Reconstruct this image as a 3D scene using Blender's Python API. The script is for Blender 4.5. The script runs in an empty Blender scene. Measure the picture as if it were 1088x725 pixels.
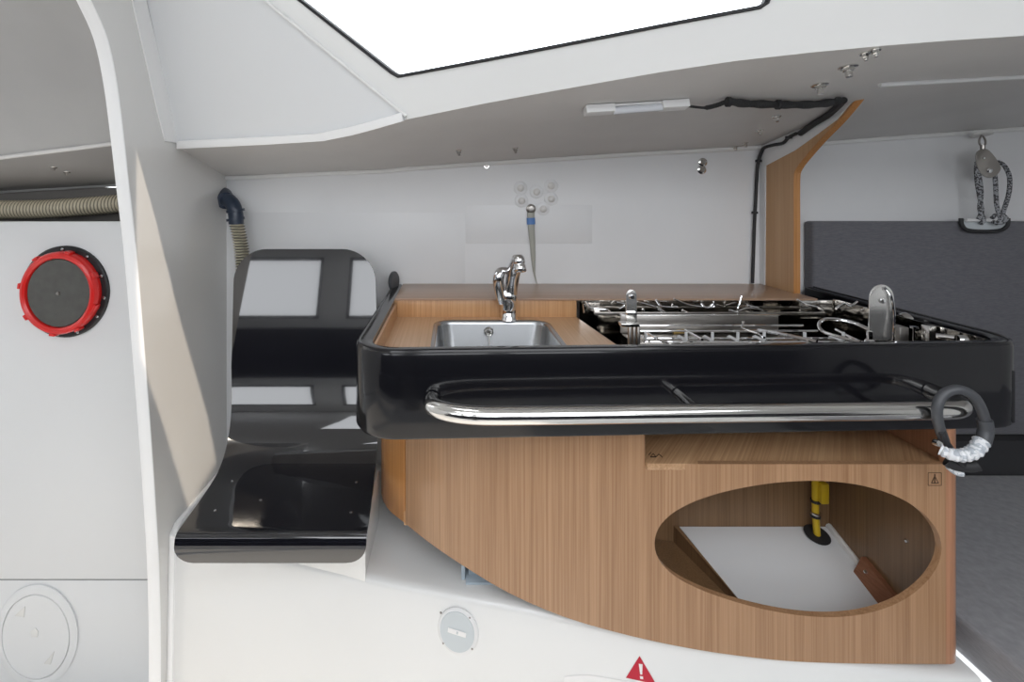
import bpy, bmesh, math, random
from mathutils import Vector, Matrix
from mathutils.bvhtree import BVHTree
random.seed(7)
PI = math.pi
F, CX, CY, ZC = 530.0, 480.0, 206.0, 1.25      # focal length, principal point (1088x725 frame), eye height
S = bpy.context.scene
COL = S.collection

def P(px, py, D):
    return Vector(((px - CX) * D / F, D, ZC - (py - CY) * D / F))
def ray(px, py):
    return Vector(((px - CX) / F, 1.0, -(py - CY) / F)).normalized()
EYE = Vector((0, 0, ZC))
def on_plane(px, py, pl):
    o, n = pl
    r = ray(px, py)
    return EYE + r * ((o - EYE).dot(n) / r.dot(n))
def plane3(a, b, c):
    return (a, (b - a).cross(c - a).normalized())

# ------------------------------------------------------------------ materials
def mat(name, col, rough=0.4, metal=0.0, coat=0.0, spec=0.5, bump=None, vary=None, coatr=0.05):
    m = bpy.data.materials.new(name); m.use_nodes = True
    nt = m.node_tree; b = nt.nodes['Principled BSDF']
    b.inputs['Base Color'].default_value = (*col, 1)
    b.inputs['Roughness'].default_value = rough
    b.inputs['Metallic'].default_value = metal
    b.inputs['Coat Weight'].default_value = coat
    b.inputs['Coat Roughness'].default_value = coatr
    b.inputs['Specular IOR Level'].default_value = spec
    tc = nt.nodes.new('ShaderNodeTexCoord')
    if vary:
        sc, amt = vary
        n = nt.nodes.new('ShaderNodeTexNoise'); n.inputs['Scale'].default_value = sc; n.inputs['Detail'].default_value = 4
        nt.links.new(tc.outputs['Object'], n.inputs['Vector'])
        r = nt.nodes.new('ShaderNodeValToRGB')
        r.color_ramp.elements[0].position = .3; r.color_ramp.elements[1].position = .7
        r.color_ramp.elements[0].color = (*[c * (1 - amt) for c in col], 1)
        r.color_ramp.elements[1].color = (*[min(1, c * (1 + amt)) for c in col], 1)
        nt.links.new(n.outputs['Fac'], r.inputs['Fac']); nt.links.new(r.outputs['Color'], b.inputs['Base Color'])
    if bump:
        sc, st = bump
        n2 = nt.nodes.new('ShaderNodeTexNoise'); n2.inputs['Scale'].default_value = sc; n2.inputs['Detail'].default_value = 3
        nt.links.new(tc.outputs['Object'], n2.inputs['Vector'])
        bp = nt.nodes.new('ShaderNodeBump'); bp.inputs['Strength'].default_value = st; bp.inputs['Distance'].default_value = 0.01
        nt.links.new(n2.outputs['Fac'], bp.inputs['Height']); nt.links.new(bp.outputs['Normal'], b.inputs['Normal'])
    return m

def wood(name, c_dark, c_light, grain='Z', rough=0.35, rot=0.0, coat=0.15):
    m = bpy.data.materials.new(name); m.use_nodes = True
    nt = m.node_tree; b = nt.nodes['Principled BSDF']
    b.inputs['Roughness'].default_value = rough; b.inputs['Coat Weight'].default_value = coat
    b.inputs['Coat Roughness'].default_value = .12
    tc = nt.nodes.new('ShaderNodeTexCoord'); mp = nt.nodes.new('ShaderNodeMapping')
    lo, hi = 2.0, 230.0
    mp.inputs['Scale'].default_value = {'Z': (hi, hi, lo), 'Y': (hi, lo, hi), 'X': (lo, hi, hi)}[grain]
    mp.inputs['Rotation'].default_value = (0, 0, rot)
    nt.links.new(tc.outputs['Object'], mp.inputs['Vector'])
    n = nt.nodes.new('ShaderNodeTexNoise'); n.inputs['Scale'].default_value = 1.0; n.inputs['Detail'].default_value = 5
    n.inputs['Roughness'].default_value = .65
    nt.links.new(mp.outputs['Vector'], n.inputs['Vector'])
    mp2 = nt.nodes.new('ShaderNodeMapping')
    mp2.inputs['Scale'].default_value = {'Z': (28, 28, .6), 'Y': (28, .6, 28), 'X': (.6, 28, 28)}[grain]
    mp2.inputs['Rotation'].default_value = (0, 0, rot)
    if rot:
        for q_ in (mp, mp2):
            q_.vector_type = 'TEXTURE'; q_.inputs['Scale'].default_value = [1 / c for c in q_.inputs['Scale'].default_value]
    nt.links.new(tc.outputs['Object'], mp2.inputs['Vector'])
    n2 = nt.nodes.new('ShaderNodeTexNoise'); n2.inputs['Scale'].default_value = 1.0; n2.inputs['Detail'].default_value = 3
    nt.links.new(mp2.outputs['Vector'], n2.inputs['Vector'])
    mx = nt.nodes.new('ShaderNodeMath'); mx.operation = 'MULTIPLY_ADD'
    nt.links.new(n.outputs['Fac'], mx.inputs[0]); mx.inputs[1].default_value = .75
    ml = nt.nodes.new('ShaderNodeMath'); ml.operation = 'MULTIPLY'; ml.inputs[1].default_value = .25
    nt.links.new(n2.outputs['Fac'], ml.inputs[0]); nt.links.new(ml.outputs[0], mx.inputs[2])
    r = nt.nodes.new('ShaderNodeValToRGB')
    r.color_ramp.elements[0].position = .36; r.color_ramp.elements[1].position = .62
    r.color_ramp.elements[0].color = (*c_dark, 1); r.color_ramp.elements[1].color = (*c_light, 1)
    nt.links.new(mx.outputs[0], r.inputs['Fac']); nt.links.new(r.outputs['Color'], b.inputs['Base Color'])
    return m

def woven(name, c1, c2, sc=900):
    m = bpy.data.materials.new(name); m.use_nodes = True
    nt = m.node_tree; b = nt.nodes['Principled BSDF']; b.inputs['Roughness'].default_value = .9
    b.inputs['Sheen Weight'].default_value = .2; b.inputs['Specular IOR Level'].default_value = .15
    tc = nt.nodes.new('ShaderNodeTexCoord'); mp = nt.nodes.new('ShaderNodeMapping')
    mp.inputs['Scale'].default_value = (60, 60, 420)
    nt.links.new(tc.outputs['Object'], mp.inputs['Vector'])
    n = nt.nodes.new('ShaderNodeTexNoise'); n.inputs['Scale'].default_value = 1; n.inputs['Detail'].default_value = 4
    nt.links.new(mp.outputs['Vector'], n.inputs['Vector'])
    r = nt.nodes.new('ShaderNodeValToRGB'); r.color_ramp.elements[0].position = .3; r.color_ramp.elements[1].position = .7
    r.color_ramp.elements[0].color = (*c1, 1); r.color_ramp.elements[1].color = (*c2, 1)
    nt.links.new(n.outputs['Fac'], r.inputs['Fac']); nt.links.new(r.outputs['Color'], b.inputs['Base Color'])
    bp = nt.nodes.new('ShaderNodeBump'); bp.inputs['Strength'].default_value = .25; bp.inputs['Distance'].default_value = .002
    nt.links.new(n.outputs['Fac'], bp.inputs['Height']); nt.links.new(bp.outputs['Normal'], b.inputs['Normal'])
    return m

def stripes(name, c1, c2, scale, rough=.6):
    """two-colour flecked braid for ropes"""
    m = bpy.data.materials.new(name); m.use_nodes = True
    nt = m.node_tree; b = nt.nodes['Principled BSDF']; b.inputs['Roughness'].default_value = rough
    tc = nt.nodes.new('ShaderNodeTexCoord')
    v = nt.nodes.new('ShaderNodeTexVoronoi'); v.inputs['Scale'].default_value = scale
    nt.links.new(tc.outputs['Object'], v.inputs['Vector'])
    r = nt.nodes.new('ShaderNodeValToRGB'); r.color_ramp.interpolation = 'CONSTANT'
    r.color_ramp.elements[0].color = (*c1, 1); r.color_ramp.elements[1].position = .5; r.color_ramp.elements[1].color = (*c2, 1)
    sp = nt.nodes.new('ShaderNodeSeparateColor')
    nt.links.new(v.outputs['Color'], sp.inputs['Color']); nt.links.new(sp.outputs['Red'], r.inputs['Fac'])
    nt.links.new(r.outputs['Color'], b.inputs['Base Color'])
    return m

M = {}
M['gel'] = mat('white_gelcoat', (.80, .80, .79), .28, coat=.3, vary=(3, .012), bump=(5, .05))
M['gel_gloss'] = mat('glossy_gelcoat', (.74, .735, .72), .16, coat=.5)
M['gel_edge'] = mat('bright_gelcoat_edge', (.88, .88, .88), .3)
M['paint'] = mat('grey_white_topcoat', (.66, .645, .63), .45, vary=(6, .03), bump=(14, .12))
M['aftgrey'] = mat('dimmed_aft_grey', (.40, .395, .39), .4, vary=(3, .08), bump=(6, .2))  # darkened so the colour carries the dimness of the aft compartment
M['aftgrey2'] = mat('dimmed_aft_underside', (.34, .33, .32), .45, vary=(3, .06))  # shade under the aft deck put into the colour
M['aftdark'] = mat('dimmed_aft_hull', (.16, .15, .14), .6)  # dark tone stands in for the unlit gap above the aft panel
M['ear'] = mat('bright_pressed_steel', (.80, .79, .77), .22, .85)
M['pin'] = mat('pale_bare_wire', (.85, .86, .88), .4, .5)
M['hull'] = mat('hull_side_topcoat', (.77, .775, .785), .4, vary=(4, .02), bump=(10, .08))
M['panel_w'] = mat('white_panel_laminate', (.73, .74, .75), .4)
M['black'] = mat('black_gloss_laminate', (.007, .007, .009), .14, coat=.25, coatr=.08, spec=.25)
M['carbon'] = mat('black_seat_lacquer', (.006, .006, .009), .06, coat=1.0, coatr=.02, spec=.6, bump=(3, .02))
M['steel'] = mat('polished_stainless', (.72, .71, .69), .12, 1.0)
M['mirror'] = mat('mirror_stainless', (.62, .59, .55), .07, 1.0, bump=(60, .05))
M['brushed'] = mat('satin_stainless', (.42, .43, .44), .27, 1.0)
M['chrome'] = mat('chrome', (.82, .82, .83), .05, 1.0)
M['dsteel'] = mat('dark_stainless', (.35, .33, .31), .3, 1.0)
M['wood'] = wood('oak_veneer_vertical', (.29, .152, .074), (.44, .258, .141), 'Z')
M['wood_top'] = wood('oak_veneer_worktop', (.54, .32, .17), (.66, .43, .26), 'Y')
M['wood_bs'] = wood('oak_veneer_upstand', (.45, .235, .10), (.60, .35, .18), 'Z')
M['wood_sh'] = wood('oak_veneer_shelf', (.34, .21, .14), (.43, .29, .20), 'X', rough=.3)
M['wood_part'] = wood('oak_veneer_partition', (.44, .25, .12), (.52, .32, .17), 'Z', rough=.5)
M['wood_edge'] = wood('varnished_oak_edge', (.42, .18, .05), (.58, .28, .10), 'Z', rough=.3)
M['wood_post'] = wood('oak_veneer_reddish_post', (.33, .15, .075), (.47, .23, .13), 'Z', rough=.3)
M['wood_diag'] = wood('oak_veneer_diagonal', (.36, .20, .10), (.54, .34, .19), 'X', rot=.9)
M['wood_in'] = wood('shaded_oak_inside', (.17, .095, .045), (.26, .155, .08), 'Z')  # oak darkened to put the locker's shade into the veneer
M['cleat'] = wood('mahogany_cleat', (.22, .09, .045), (.32, .14, .08), 'Y')
M['dark'] = mat('black_plastic', (.012, .012, .014), .45)
M['rubber'] = mat('black_rubber', (.02, .02, .022), .6)
M['conduit'] = mat('braided_black_sleeve', (.025, .025, .027), .65, bump=(400, .6))
M['navy'] = mat('dark_blue_plastic', (.025, .038, .065), .35)
M['red'] = mat('red_plastic', (.65, .012, .010), .3, coat=.3)
M['lens'] = mat('smoked_acrylic', (.07, .07, .065), .18, coat=.4, vary=(30, .15))
M['hose'] = mat('beige_hose', (.56, .50, .37), .5)
def banded(m, axis, per, dark):  # darker bands put the shading between hose ribs into the colour
    nt = m.node_tree; b = nt.nodes['Principled BSDF']; tc = nt.nodes.new('ShaderNodeTexCoord')
    w_ = nt.nodes.new('ShaderNodeTexWave'); w_.bands_direction = axis; w_.inputs['Scale'].default_value = .314 / per
    nt.links.new(tc.outputs['Object'], w_.inputs['Vector'])
    r = nt.nodes.new('ShaderNodeValToRGB'); c = b.inputs['Base Color'].default_value[:3]
    r.color_ramp.elements[0].color = (*[x * dark for x in c], 1); r.color_ramp.elements[1].color = (*c, 1)
    r.color_ramp.elements[0].position = .25; r.color_ramp.elements[1].position = .6
    nt.links.new(w_.outputs['Fac'], r.inputs['Fac']); nt.links.new(r.outputs['Color'], b.inputs['Base Color'])
    return m
M['hose'] = banded(M['hose'], 'X', .011, .35)
M['hose_v'] = banded(mat('beige_hose_upright', (.62, .58, .46), .5), 'Z', .0095, .22)
M['white_pl'] = mat('white_plastic', (.78, .78, .78), .35)
M['grey_pl'] = mat('pale_grey_plastic', (.58, .62, .64), .4)
M['blue_pl'] = mat('translucent_blue_plastic', (.45, .53, .60), .3)
M['tubeglass'] = mat('frosted_tube', (.70, .72, .76), .15)
M['cloth'] = woven('grey_upholstery', (.125, .125, .14), (.165, .165, .18))
M['cloth2'] = woven('grey_berth_cloth', (.24, .24, .255), (.30, .30, .315))
M['char'] = mat('charcoal_shade_joint', (.045, .045, .048), .9, spec=.1)  # dark fill for panel joints and for painted shade
M['rope'] = stripes('flecked_rope', (.05, .05, .055), (.32, .33, .35), 260)
M['hosegrey'] = mat('grey_rubber_hose', (.06, .063, .07), .45)
M['tape'] = stripes('white_whipping_tape', (.75, .76, .78), (.45, .48, .52), 180)
M['bluetape'] = mat('blue_tape', (.10, .22, .50), .5)
M['strap'] = mat('grey_translucent_tie', (.38, .38, .34), .4)
M['yellow'] = mat('yellow_gas_pipe', (.62, .42, .02), .4)
M['brass'] = mat('brass', (.6, .42, .15), .3, 1.0)
M['sealant'] = mat('sealant_white', (.70, .69, .67), .5)
M['ink'] = mat('brown_ink', (.06, .03, .015), .6)
M['sred'] = mat('warning_red', (.50, .006, .03), .45)
M['swhite'] = mat('sticker_white', (.85, .84, .83), .4)
M['slabel'] = mat('sticker_lilac_line', (.5, .5, .65), .4)
M['sole'] = wood('cabin_sole_boards', (.10, .06, .035), (.16, .10, .06), 'X')
M['navycloth'] = woven('navy_cloth', (.012, .013, .018), (.02, .022, .03))
M['offwhite'] = mat('cabin_white', (.72, .72, .71), .5)
def glass_mat():
    m = bpy.data.materials.new('window_acrylic'); m.use_nodes = True
    nt = m.node_tree; nt.nodes.clear()
    o = nt.nodes.new('ShaderNodeOutputMaterial'); mx = nt.nodes.new('ShaderNodeMixShader')
    t = nt.nodes.new('ShaderNodeBsdfTransparent'); t.inputs[0].default_value = (.95, .96, .97, 1)
    g = nt.nodes.new('ShaderNodeBsdfGlossy'); g.inputs['Roughness'].default_value = .03
    fr = nt.nodes.new('ShaderNodeFresnel'); fr.inputs[0].default_value = 1.3
    nt.links.new(fr.outputs[0], mx.inputs[0]); nt.links.new(t.outputs[0], mx.inputs[1]); nt.links.new(g.outputs[0], mx.inputs[2])
    nt.links.new(mx.outputs[0], o.inputs[0]); return m
M['glass'] = glass_mat()

# ------------------------------------------------------------------ mesh helpers
def spline(pts, n=6, closed=False):
    pts = [Vector(p) for p in pts]; out = []
    N = len(pts); segs = N if closed else N - 1
    for i in range(segs):
        if closed: a, b, c, d = pts[(i - 1) % N], pts[i], pts[(i + 1) % N], pts[(i + 2) % N]
        else: a, b, c, d = pts[max(i - 1, 0)], pts[i], pts[i + 1], pts[min(i + 2, N - 1)]
        for k in range(n):
            t = k / n
            out.append(.5 * ((2 * b) + (c - a) * t + (2 * a - 5 * b + 4 * c - d) * t * t + (3 * b - a - 3 * c + d) * t ** 3))
    if not closed: out.append(pts[-1])
    return out

def tube(bm, pts, r, seg=12, closed=False, caps=True, sx=1.0, up0=None):
    """tube along pts; r a number or a list; sx flattens across"""
    pts = [Vector(p) for p in pts]; N = len(pts)
    rs = r if isinstance(r, (list, tuple)) else [r] * N
    tan = []
    for i in range(N):
        a = pts[(i - 1) % N] if closed or i > 0 else pts[i]
        b = pts[(i + 1) % N] if closed or i < N - 1 else pts[i]
        tan.append((b - a).normalized())
    up = up0 or (Vector((0, 0, 1)) if abs(tan[0].z) < .9 else Vector((0, 1, 0)))
    rings = []
    for i in range(N):
        t = tan[i]; up = (up - t * up.dot(t)).normalized(); side = t.cross(up)
        rings.append([bm.verts.new(pts[i] + (up * math.sin(2 * PI * k / seg) + side * math.cos(2 * PI * k / seg) * sx) * rs[i]) for k in range(seg)])
    for i in range(N if closed else N - 1):
        a, b = rings[i], rings[(i + 1) % N]
        for k in range(seg):
            bm.faces.new((a[k], a[(k + 1) % seg], b[(k + 1) % seg], b[k]))
    if caps and not closed:
        bm.faces.new(rings[0][::-1]); bm.faces.new(rings[-1])
    return bm

def frame_of(axis):
    z = Vector(axis).normalized()
    x = Vector((1, 0, 0)) if abs(z.x) < .8 else Vector((0, 0, 1))
    x = (x - z * x.dot(z)).normalized(); y = z.cross(x)
    return x, y, z

def lathe(bm, prof, origin, axis, seg=32, sx=1.0, xdir=None):
    """prof: [(radius, height)] ; closed at the ends if radius 0"""
    o = Vector(origin); x, y, z = frame_of(axis)
    if xdir is not None:
        x = Vector(xdir); x = (x - z * x.dot(z)).normalized(); y = z.cross(x)
    rings = []
    for r, h in prof:
        if r <= 1e-7: rings.append([bm.verts.new(o + z * h)])
        else: rings.append([bm.verts.new(o + z * h + (x * math.cos(2 * PI * k / seg) * sx + y * math.sin(2 * PI * k / seg)) * r) for k in range(seg)])
    for a, b in zip(rings, rings[1:]):
        for k in range(seg):
            k2 = (k + 1) % seg
            if len(a) == 1 and len(b) == 1: continue
            if len(a) == 1: bm.faces.new((a[0], b[k], b[k2]))
            elif len(b) == 1: bm.faces.new((a[k], a[k2], b[0]))
            else: bm.faces.new((a[k], a[k2], b[k2], b[k]))
    return bm

def box(bm, x0, x1, y0, y1, z0, z1, bev=0.0, rot=None, pivot=None, seg=2):
    v = [bm.verts.new((x, y, z)) for x in (x0, x1) for y in (y0, y1) for z in (z0, z1)]
    fs = [bm.faces.new([v[i] for i in q]) for q in ((0, 1, 3, 2), (4, 6, 7, 5), (0, 4, 5, 1), (2, 3, 7, 6), (0, 2, 6, 4), (1, 5, 7, 3))]
    if rot is not None:
        bmesh.ops.rotate(bm, verts=v, cent=pivot or Vector(((x0 + x1) / 2, (y0 + y1) / 2, (z0 + z1) / 2)), matrix=rot)
    if bev:
        es = list({e for f in fs for e in f.edges})
        bmesh.ops.bevel(bm, geom=es, offset=bev, segments=seg, profile=.5, affect='EDGES')
    return bm

def prism(bm, poly, vec, bev=0.0):
    """polygon (3-D points in order) pushed along vec into a solid"""
    vec = Vector(vec)
    a = [bm.verts.new(p) for p in poly]; b = [bm.verts.new(Vector(p) + vec) for p in poly]
    n = len(poly)
    fs = [bm.faces.new(a[::-1]), bm.faces.new(b)]
    for i in range(n): fs.append(bm.faces.new((a[i], a[(i + 1) % n], b[(i + 1) % n], b[i])))
    if bev:
        es = [e for e in fs[0].edges] + [e for e in fs[1].edges]
        bmesh.ops.bevel(bm, geom=es, offset=bev, segments=2, profile=.5, affect='EDGES')
    return bm

def holed(bm, outer, holes, vec):
    """flat plate with holes, thickened along vec"""
    vec = Vector(vec)
    loops = []
    for lp in [outer] + holes:
        vs = [bm.verts.new(p) for p in lp]
        loops.append(vs)
        for i in range(len(vs)): bm.edges.new((vs[i], vs[(i + 1) % len(vs)]))
    es = list(bm.edges)
    n = vec.normalized()
    r = bmesh.ops.triangle_fill(bm, use_beauty=True, use_dissolve=False, edges=es, normal=n)
    fs = [f for f in r['geom'] if isinstance(f, bmesh.types.BMFace)]
    mp = {v: bm.verts.new(v.co + vec) for lp in loops for v in lp}
    for f in fs: bm.faces.new([mp[v] for v in f.verts][::-1])
    for lp in loops:
        for i in range(len(lp)):
            a, b = lp[i], lp[(i + 1) % len(lp)]
            bm.faces.new((a, b, mp[b], mp[a]))
    return bm

def thicken(bm, t):
    """give an open sheet a thickness t against its normals"""
    bm.normal_update(); bm.verts.ensure_lookup_table()
    fs = list(bm.faces); vs = list(bm.verts)
    nv = {v: bm.verts.new(v.co - v.normal * t) for v in vs}
    be = [(e.verts[0], e.verts[1], e.link_faces[0]) for e in bm.edges if len(e.link_faces) == 1]
    for f in fs: bm.faces.new([nv[v] for v in reversed(f.verts)])
    for a, b, f in be: bm.faces.new((a, b, nv[b], nv[a]))
    return bm

def grid(bm, rows, closed=False):
    R = [[bm.verts.new(p) for p in r] for r in rows]
    for a, b in zip(R, R[1:]):
        for k in range(len(a) - 1): bm.faces.new((a[k], a[k + 1], b[k + 1], b[k]))
    return bm

def new(): return bmesh.new()

ORG = {}
def obj(name, bm, m, parent=None, loc=None, angle=35):
    bmesh.ops.recalc_face_normals(bm, faces=bm.faces[:])
    for f in bm.faces: f.smooth = True
    lim = math.radians(angle)
    for e in bm.edges:
        if len(e.link_faces) != 2 or e.calc_face_angle(0) > lim: e.smooth = False
    if parent is not None: off = ORG[parent.name]
    elif loc is not None: off = Vector(loc)
    else:
        xs = [v.co for v in bm.verts]
        off = Vector(((min(v.x for v in xs) + max(v.x for v in xs)) / 2, (min(v.y for v in xs) + max(v.y for v in xs)) / 2, min(v.z for v in xs)))
    for v in bm.verts: v.co -= off
    me = bpy.data.meshes.new(name); bm.to_mesh(me); bm.free()
    me.materials.append(M[m] if isinstance(m, str) else m)
    o = bpy.data.objects.new(name, me); COL.objects.link(o)
    if parent is not None: o.parent = parent
    else: o.location = off
    ORG[o.name] = off
    return o

def tag(o, label, cat, group=None, kind=None):
    o['label'] = label; o['category'] = cat
    if group: o['group'] = group
    if kind: o['kind'] = kind
    return o
def thing(name, label, cat, loc, group=None):
    o = bpy.data.objects.new(name, None); COL.objects.link(o); o.location = loc; o.empty_display_size = .05
    ORG[o.name] = Vector(loc)
    return tag(o, label, cat, group)
def struct(name, bm, m, parent=None, label=None, cat=None, angle=35):
    o = obj(name, bm, m, parent, angle=angle)
    if parent is None:
        o['kind'] = 'structure'
        if label: o['label'] = label; o['category'] = cat
    return o
BV = {}
def bvh(key, bm):
    bmesh.ops.triangulate(bm, faces=bm.faces[:])
    BV[key] = BVHTree.FromBMesh(bm)
def hit(px, py, key, off=0.0):
    p, n, i, d = BV[key].ray_cast(EYE, ray(px, py))
    if n.dot(ray(px, py)) > 0: n = -n
    return p + n * off, n

# ================================================================== THE SHELL
# planes of the cabin trunk
XB = -.79                                     # saloon face of the left bulkhead
def on_x(px, py, X):                          # point of the plane x = X
    return P(px, py, X * F / (px - CX))
cA, cB = on_x(188, 153, XB), P(432, 123, 1.2)
cC = on_x(155, 0, XB)
PL_CORNER = plane3(cA, cB, cC)
k280 = on_plane(282, 0, PL_CORNER)
eR = P(1088, 36, .9)
PL_TRUNK = plane3(cB, eR, k280)
n = PL_TRUNK[1]
if n.y > 0: n = -n                            # towards the cabin
PL_TRUNK = (PL_TRUNK[0], n)
nc = PL_CORNER[1]
if nc.dot(EYE - cA) < 0: nc = -nc
PL_CORNER = (cA, nc)
def T(px, py): return on_plane(px, py, PL_TRUNK)
edge_px = [(432, 127), (520, 109), (620, 91), (700, 77), (780, 65), (860, 56), (940, 48.5), (1010, 43), (1088, 38)]
edge = [T(*e) for e in edge_px]

# side deck underside (ceiling)
chine_px = [(432, 178), (520, 172), (620, 166), (700, 161), (780, 157), (860, 152), (940, 146), (1010, 141), (1088, 135)]
cols = []
c0 = [P(240, 188, 1.75), on_x(190, 157, XB)]
rows_ch, rows_k, rows_e = [c0[0]], [c0[0].lerp(c0[1], .5)], [c0[1]]
LIPE = [(190, 157.5), (240, 155), (290, 152.5), (345, 149), (375, 143), (405, 135), (430, 128)]
for (px_, py_), cy_ in zip(LIPE[1:-1], (186, 183.5, 181.5, 180.5, 179.5)):
    ch_, e_ = P(px_ + 35 * (430 - px_) / 240, cy_ + 1, 1.75), on_plane(px_, py_, PL_CORNER)
    rows_ch.append(ch_); rows_e.append(e_); rows_k.append(ch_.lerp(e_, .5))
for (cp, ep, e) in zip(chine_px, edge_px, edge):
    ch = P(cp[0], cp[1], 1.75)
    rows_ch.append(ch); rows_e.append(e)
    if ep[0] < 900: rows_k.append(ch.lerp(e, .55))
    else: rows_k.append(P(ep[0], 88 - (ep[0] - 930) * .05, 1.22))
# carry it on to the right, beyond the frame
d = rows_ch[-1] - rows_ch[-2]
for R in (rows_ch, rows_k, rows_e): R.append(R[-1] + (R[-1] - R[-2]) * 17)
bm = new(); grid(bm, [rows_ch, rows_k, rows_e])
for v in bm.verts: pass
bvh('soffit', bm)
bmesh.ops.recalc_face_normals(bm, faces=bm.faces[:])
if sum(f.normal.z for f in bm.faces) > 0: bmesh.ops.reverse_faces(bm, faces=bm.faces[:])
thicken(bm, .015)
struct('ceiling', bm, 'paint', angle=20)
# light moulding bead along the chine and the kink
bm = new(); tube(bm, [p + Vector((0, -.006, -.005)) for p in rows_ch[:-1]], .008, 8)
struct('trim_1', bm, 'gel')
bm = new()
kp = [hit(x, y, 'soffit', .003)[0] for x, y in ((934, 89), (985, 86), (1040, 83), (1087, 80.5))]
kp.append(kp[-1] + (kp[-1] - kp[-2]) * 3)
tube(bm, kp, .006, 8)
struct('trim_2', bm, 'hull')

# trunk side with the long window
U = Vector((0, 0, 1))
roof_z = ZC + .72
def to_z(p, dirv, z): return p + dirv * ((z - p.z) / dirv.z)
up_in_trunk = (U - n * U.dot(n)).normalized()
cor_dir = (T(282, 0) - T(432, 123)).normalized()
top_l = to_z(T(432, 123), cor_dir, roof_z)
e_end = rows_e[-1]
top_r = to_z(e_end, up_in_trunk, roof_z)
wpx = [(423, 81), (432, 79.5), (520, 63), (620, 43.5), (720, 24), (808, 7.5), (815, 3)]
win = [T(*w) for w in wpx]
wup = (T(840, -60) - T(815, 3)).normalized()
w_tr = to_z(T(815, 3), wup, ZC + .60)
wl_dir = (T(318, 0) - T(420, 80)).normalized()
w_tl = to_z(T(420, 80), wl_dir, ZC + .60)
w_hole = [T(416, 77)] + win + [w_tr, w_tl]
bm = new()
holed(bm, [T(432, 123)] + edge + [e_end, top_r, top_l], [w_hole], -n * .02)
struct('wall_cabin_trunk', bm, 'gel', angle=20)
# window: gasket + pane
wc = sum(w_hole, Vector()) / len(w_hole)
wf = struct('window_1', holed(new(), [wc + (p - wc) * 1.004 + n * .002 for p in w_hole], [[wc + (p - wc) * .986 + n * .002 for p in w_hole]], -n * .018), 'rubber')
gk = new(); tube(gk, [wc + (p - wc) * .9995 + n * .0015 for p in w_hole], .0042, 8, closed=True); obj('gasket_bead', gk, 'rubber', wf)
pane = new(); prism(pane, [wc + (p - wc) * .992 - n * .009 for p in w_hole], -n * .006)
struct('window_pane', pane, 'glass', parent=wf)

# forward-facing corner piece of the trunk at the left
bm = new()
lt_dir = (on_x(155, 0, XB) - on_x(188, 153, XB)).normalized()
c_tl = to_z(cC, lt_dir, roof_z)
lipe = [on_plane(x, y, PL_CORNER) for x, y in LIPE]
prism(bm, [cA] + lipe + [cB, top_l, c_tl], -nc * .015)
struct('wall_trunk_corner', bm, 'panel_w')
bm = new()
lipu = [on_plane(x, y, PL_CORNER) for x, y in ((190, 149.5), (240, 147), (290, 144.5), (338, 141.5), (370, 135), (402, 126.5), (428, 119))]
prism(bm, [p + nc * .001 for p in lipe + lipu[::-1]], nc * .009, .002)
struct('trim_3', bm, 'gel_edge')
bm = new()
tube(bm, [cB + nc * .002 + n * .002, k280 + nc * .002 + n * .002, top_l + nc * .002], .004, 8)
struct('trim_4', bm, 'gel')
bm = new()
tl_ = spline([on_x(x, y, XB + .004) for x, y in ((131, -50), (141, 0), (150, 40), (158, 75), (167, 115), (176, 150))], 4)
tr_ = spline([on_x(x, y, XB + .004) for x, y in ((146, -50), (155.5, 0), (165, 40), (173, 75), (181.5, 115), (189.5, 152))], 4)
grid(bm, [tl_, tr_]); bm.normal_update()
if sum(f.normal.x for f in bm.faces) < 0: bmesh.ops.reverse_faces(bm, faces=bm.faces[:])
thicken(bm, .0035)
struct('trim_5', bm, 'gel_edge')

# hull side behind the galley, and its forward continuation
yb = 1.75
bm = new()
chL = rows_ch[0]
def chine_z(x):
    for a_, b_ in zip(rows_ch, rows_ch[1:]):
        if a_.x <= x <= b_.x: return a_.z + (b_.z - a_.z) * (x - a_.x) / (b_.x - a_.x)
pts = [Vector((XB - .01, yb, .15)), Vector((1.095, yb, .15)), Vector((1.095, yb, chine_z(1.095) + .004))] + [Vector((p.x, yb, p.z + .004)) for p in reversed([q for q in rows_ch if q.x < 1.09])]
prism(bm, pts, (0, .02, 0))
w = struct('wall_back', bm, 'hull')
patch = new()
a, b = P(495, 218, yb - .0008), P(629, 259, yb - .0008)
box(patch, a.x, b.x, yb - .0012, yb, b.z, a.z, .0005)
a, b = P(268, 226, yb), P(494, 302, yb)
box(patch, a.x, b.x, yb - .0009, yb, b.z, a.z, .0004)
obj('laminate_patch', patch, 'hull', w)
bm = new()
pr = [q for q in rows_ch if q.x > 1.09]
pts = [Vector((1.096, yb + .001, .1)), Vector((pr[-1].x, yb + .001, .1))] + [Vector((p.x, yb + .001, p.z + .004)) for p in reversed(pr)] + [Vector((1.09, yb + .001, chine_z(1.09) + .004))]
prism(bm, pts, (0, .02, 0))
struct('wall_back_forward', bm, 'hull')

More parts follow.
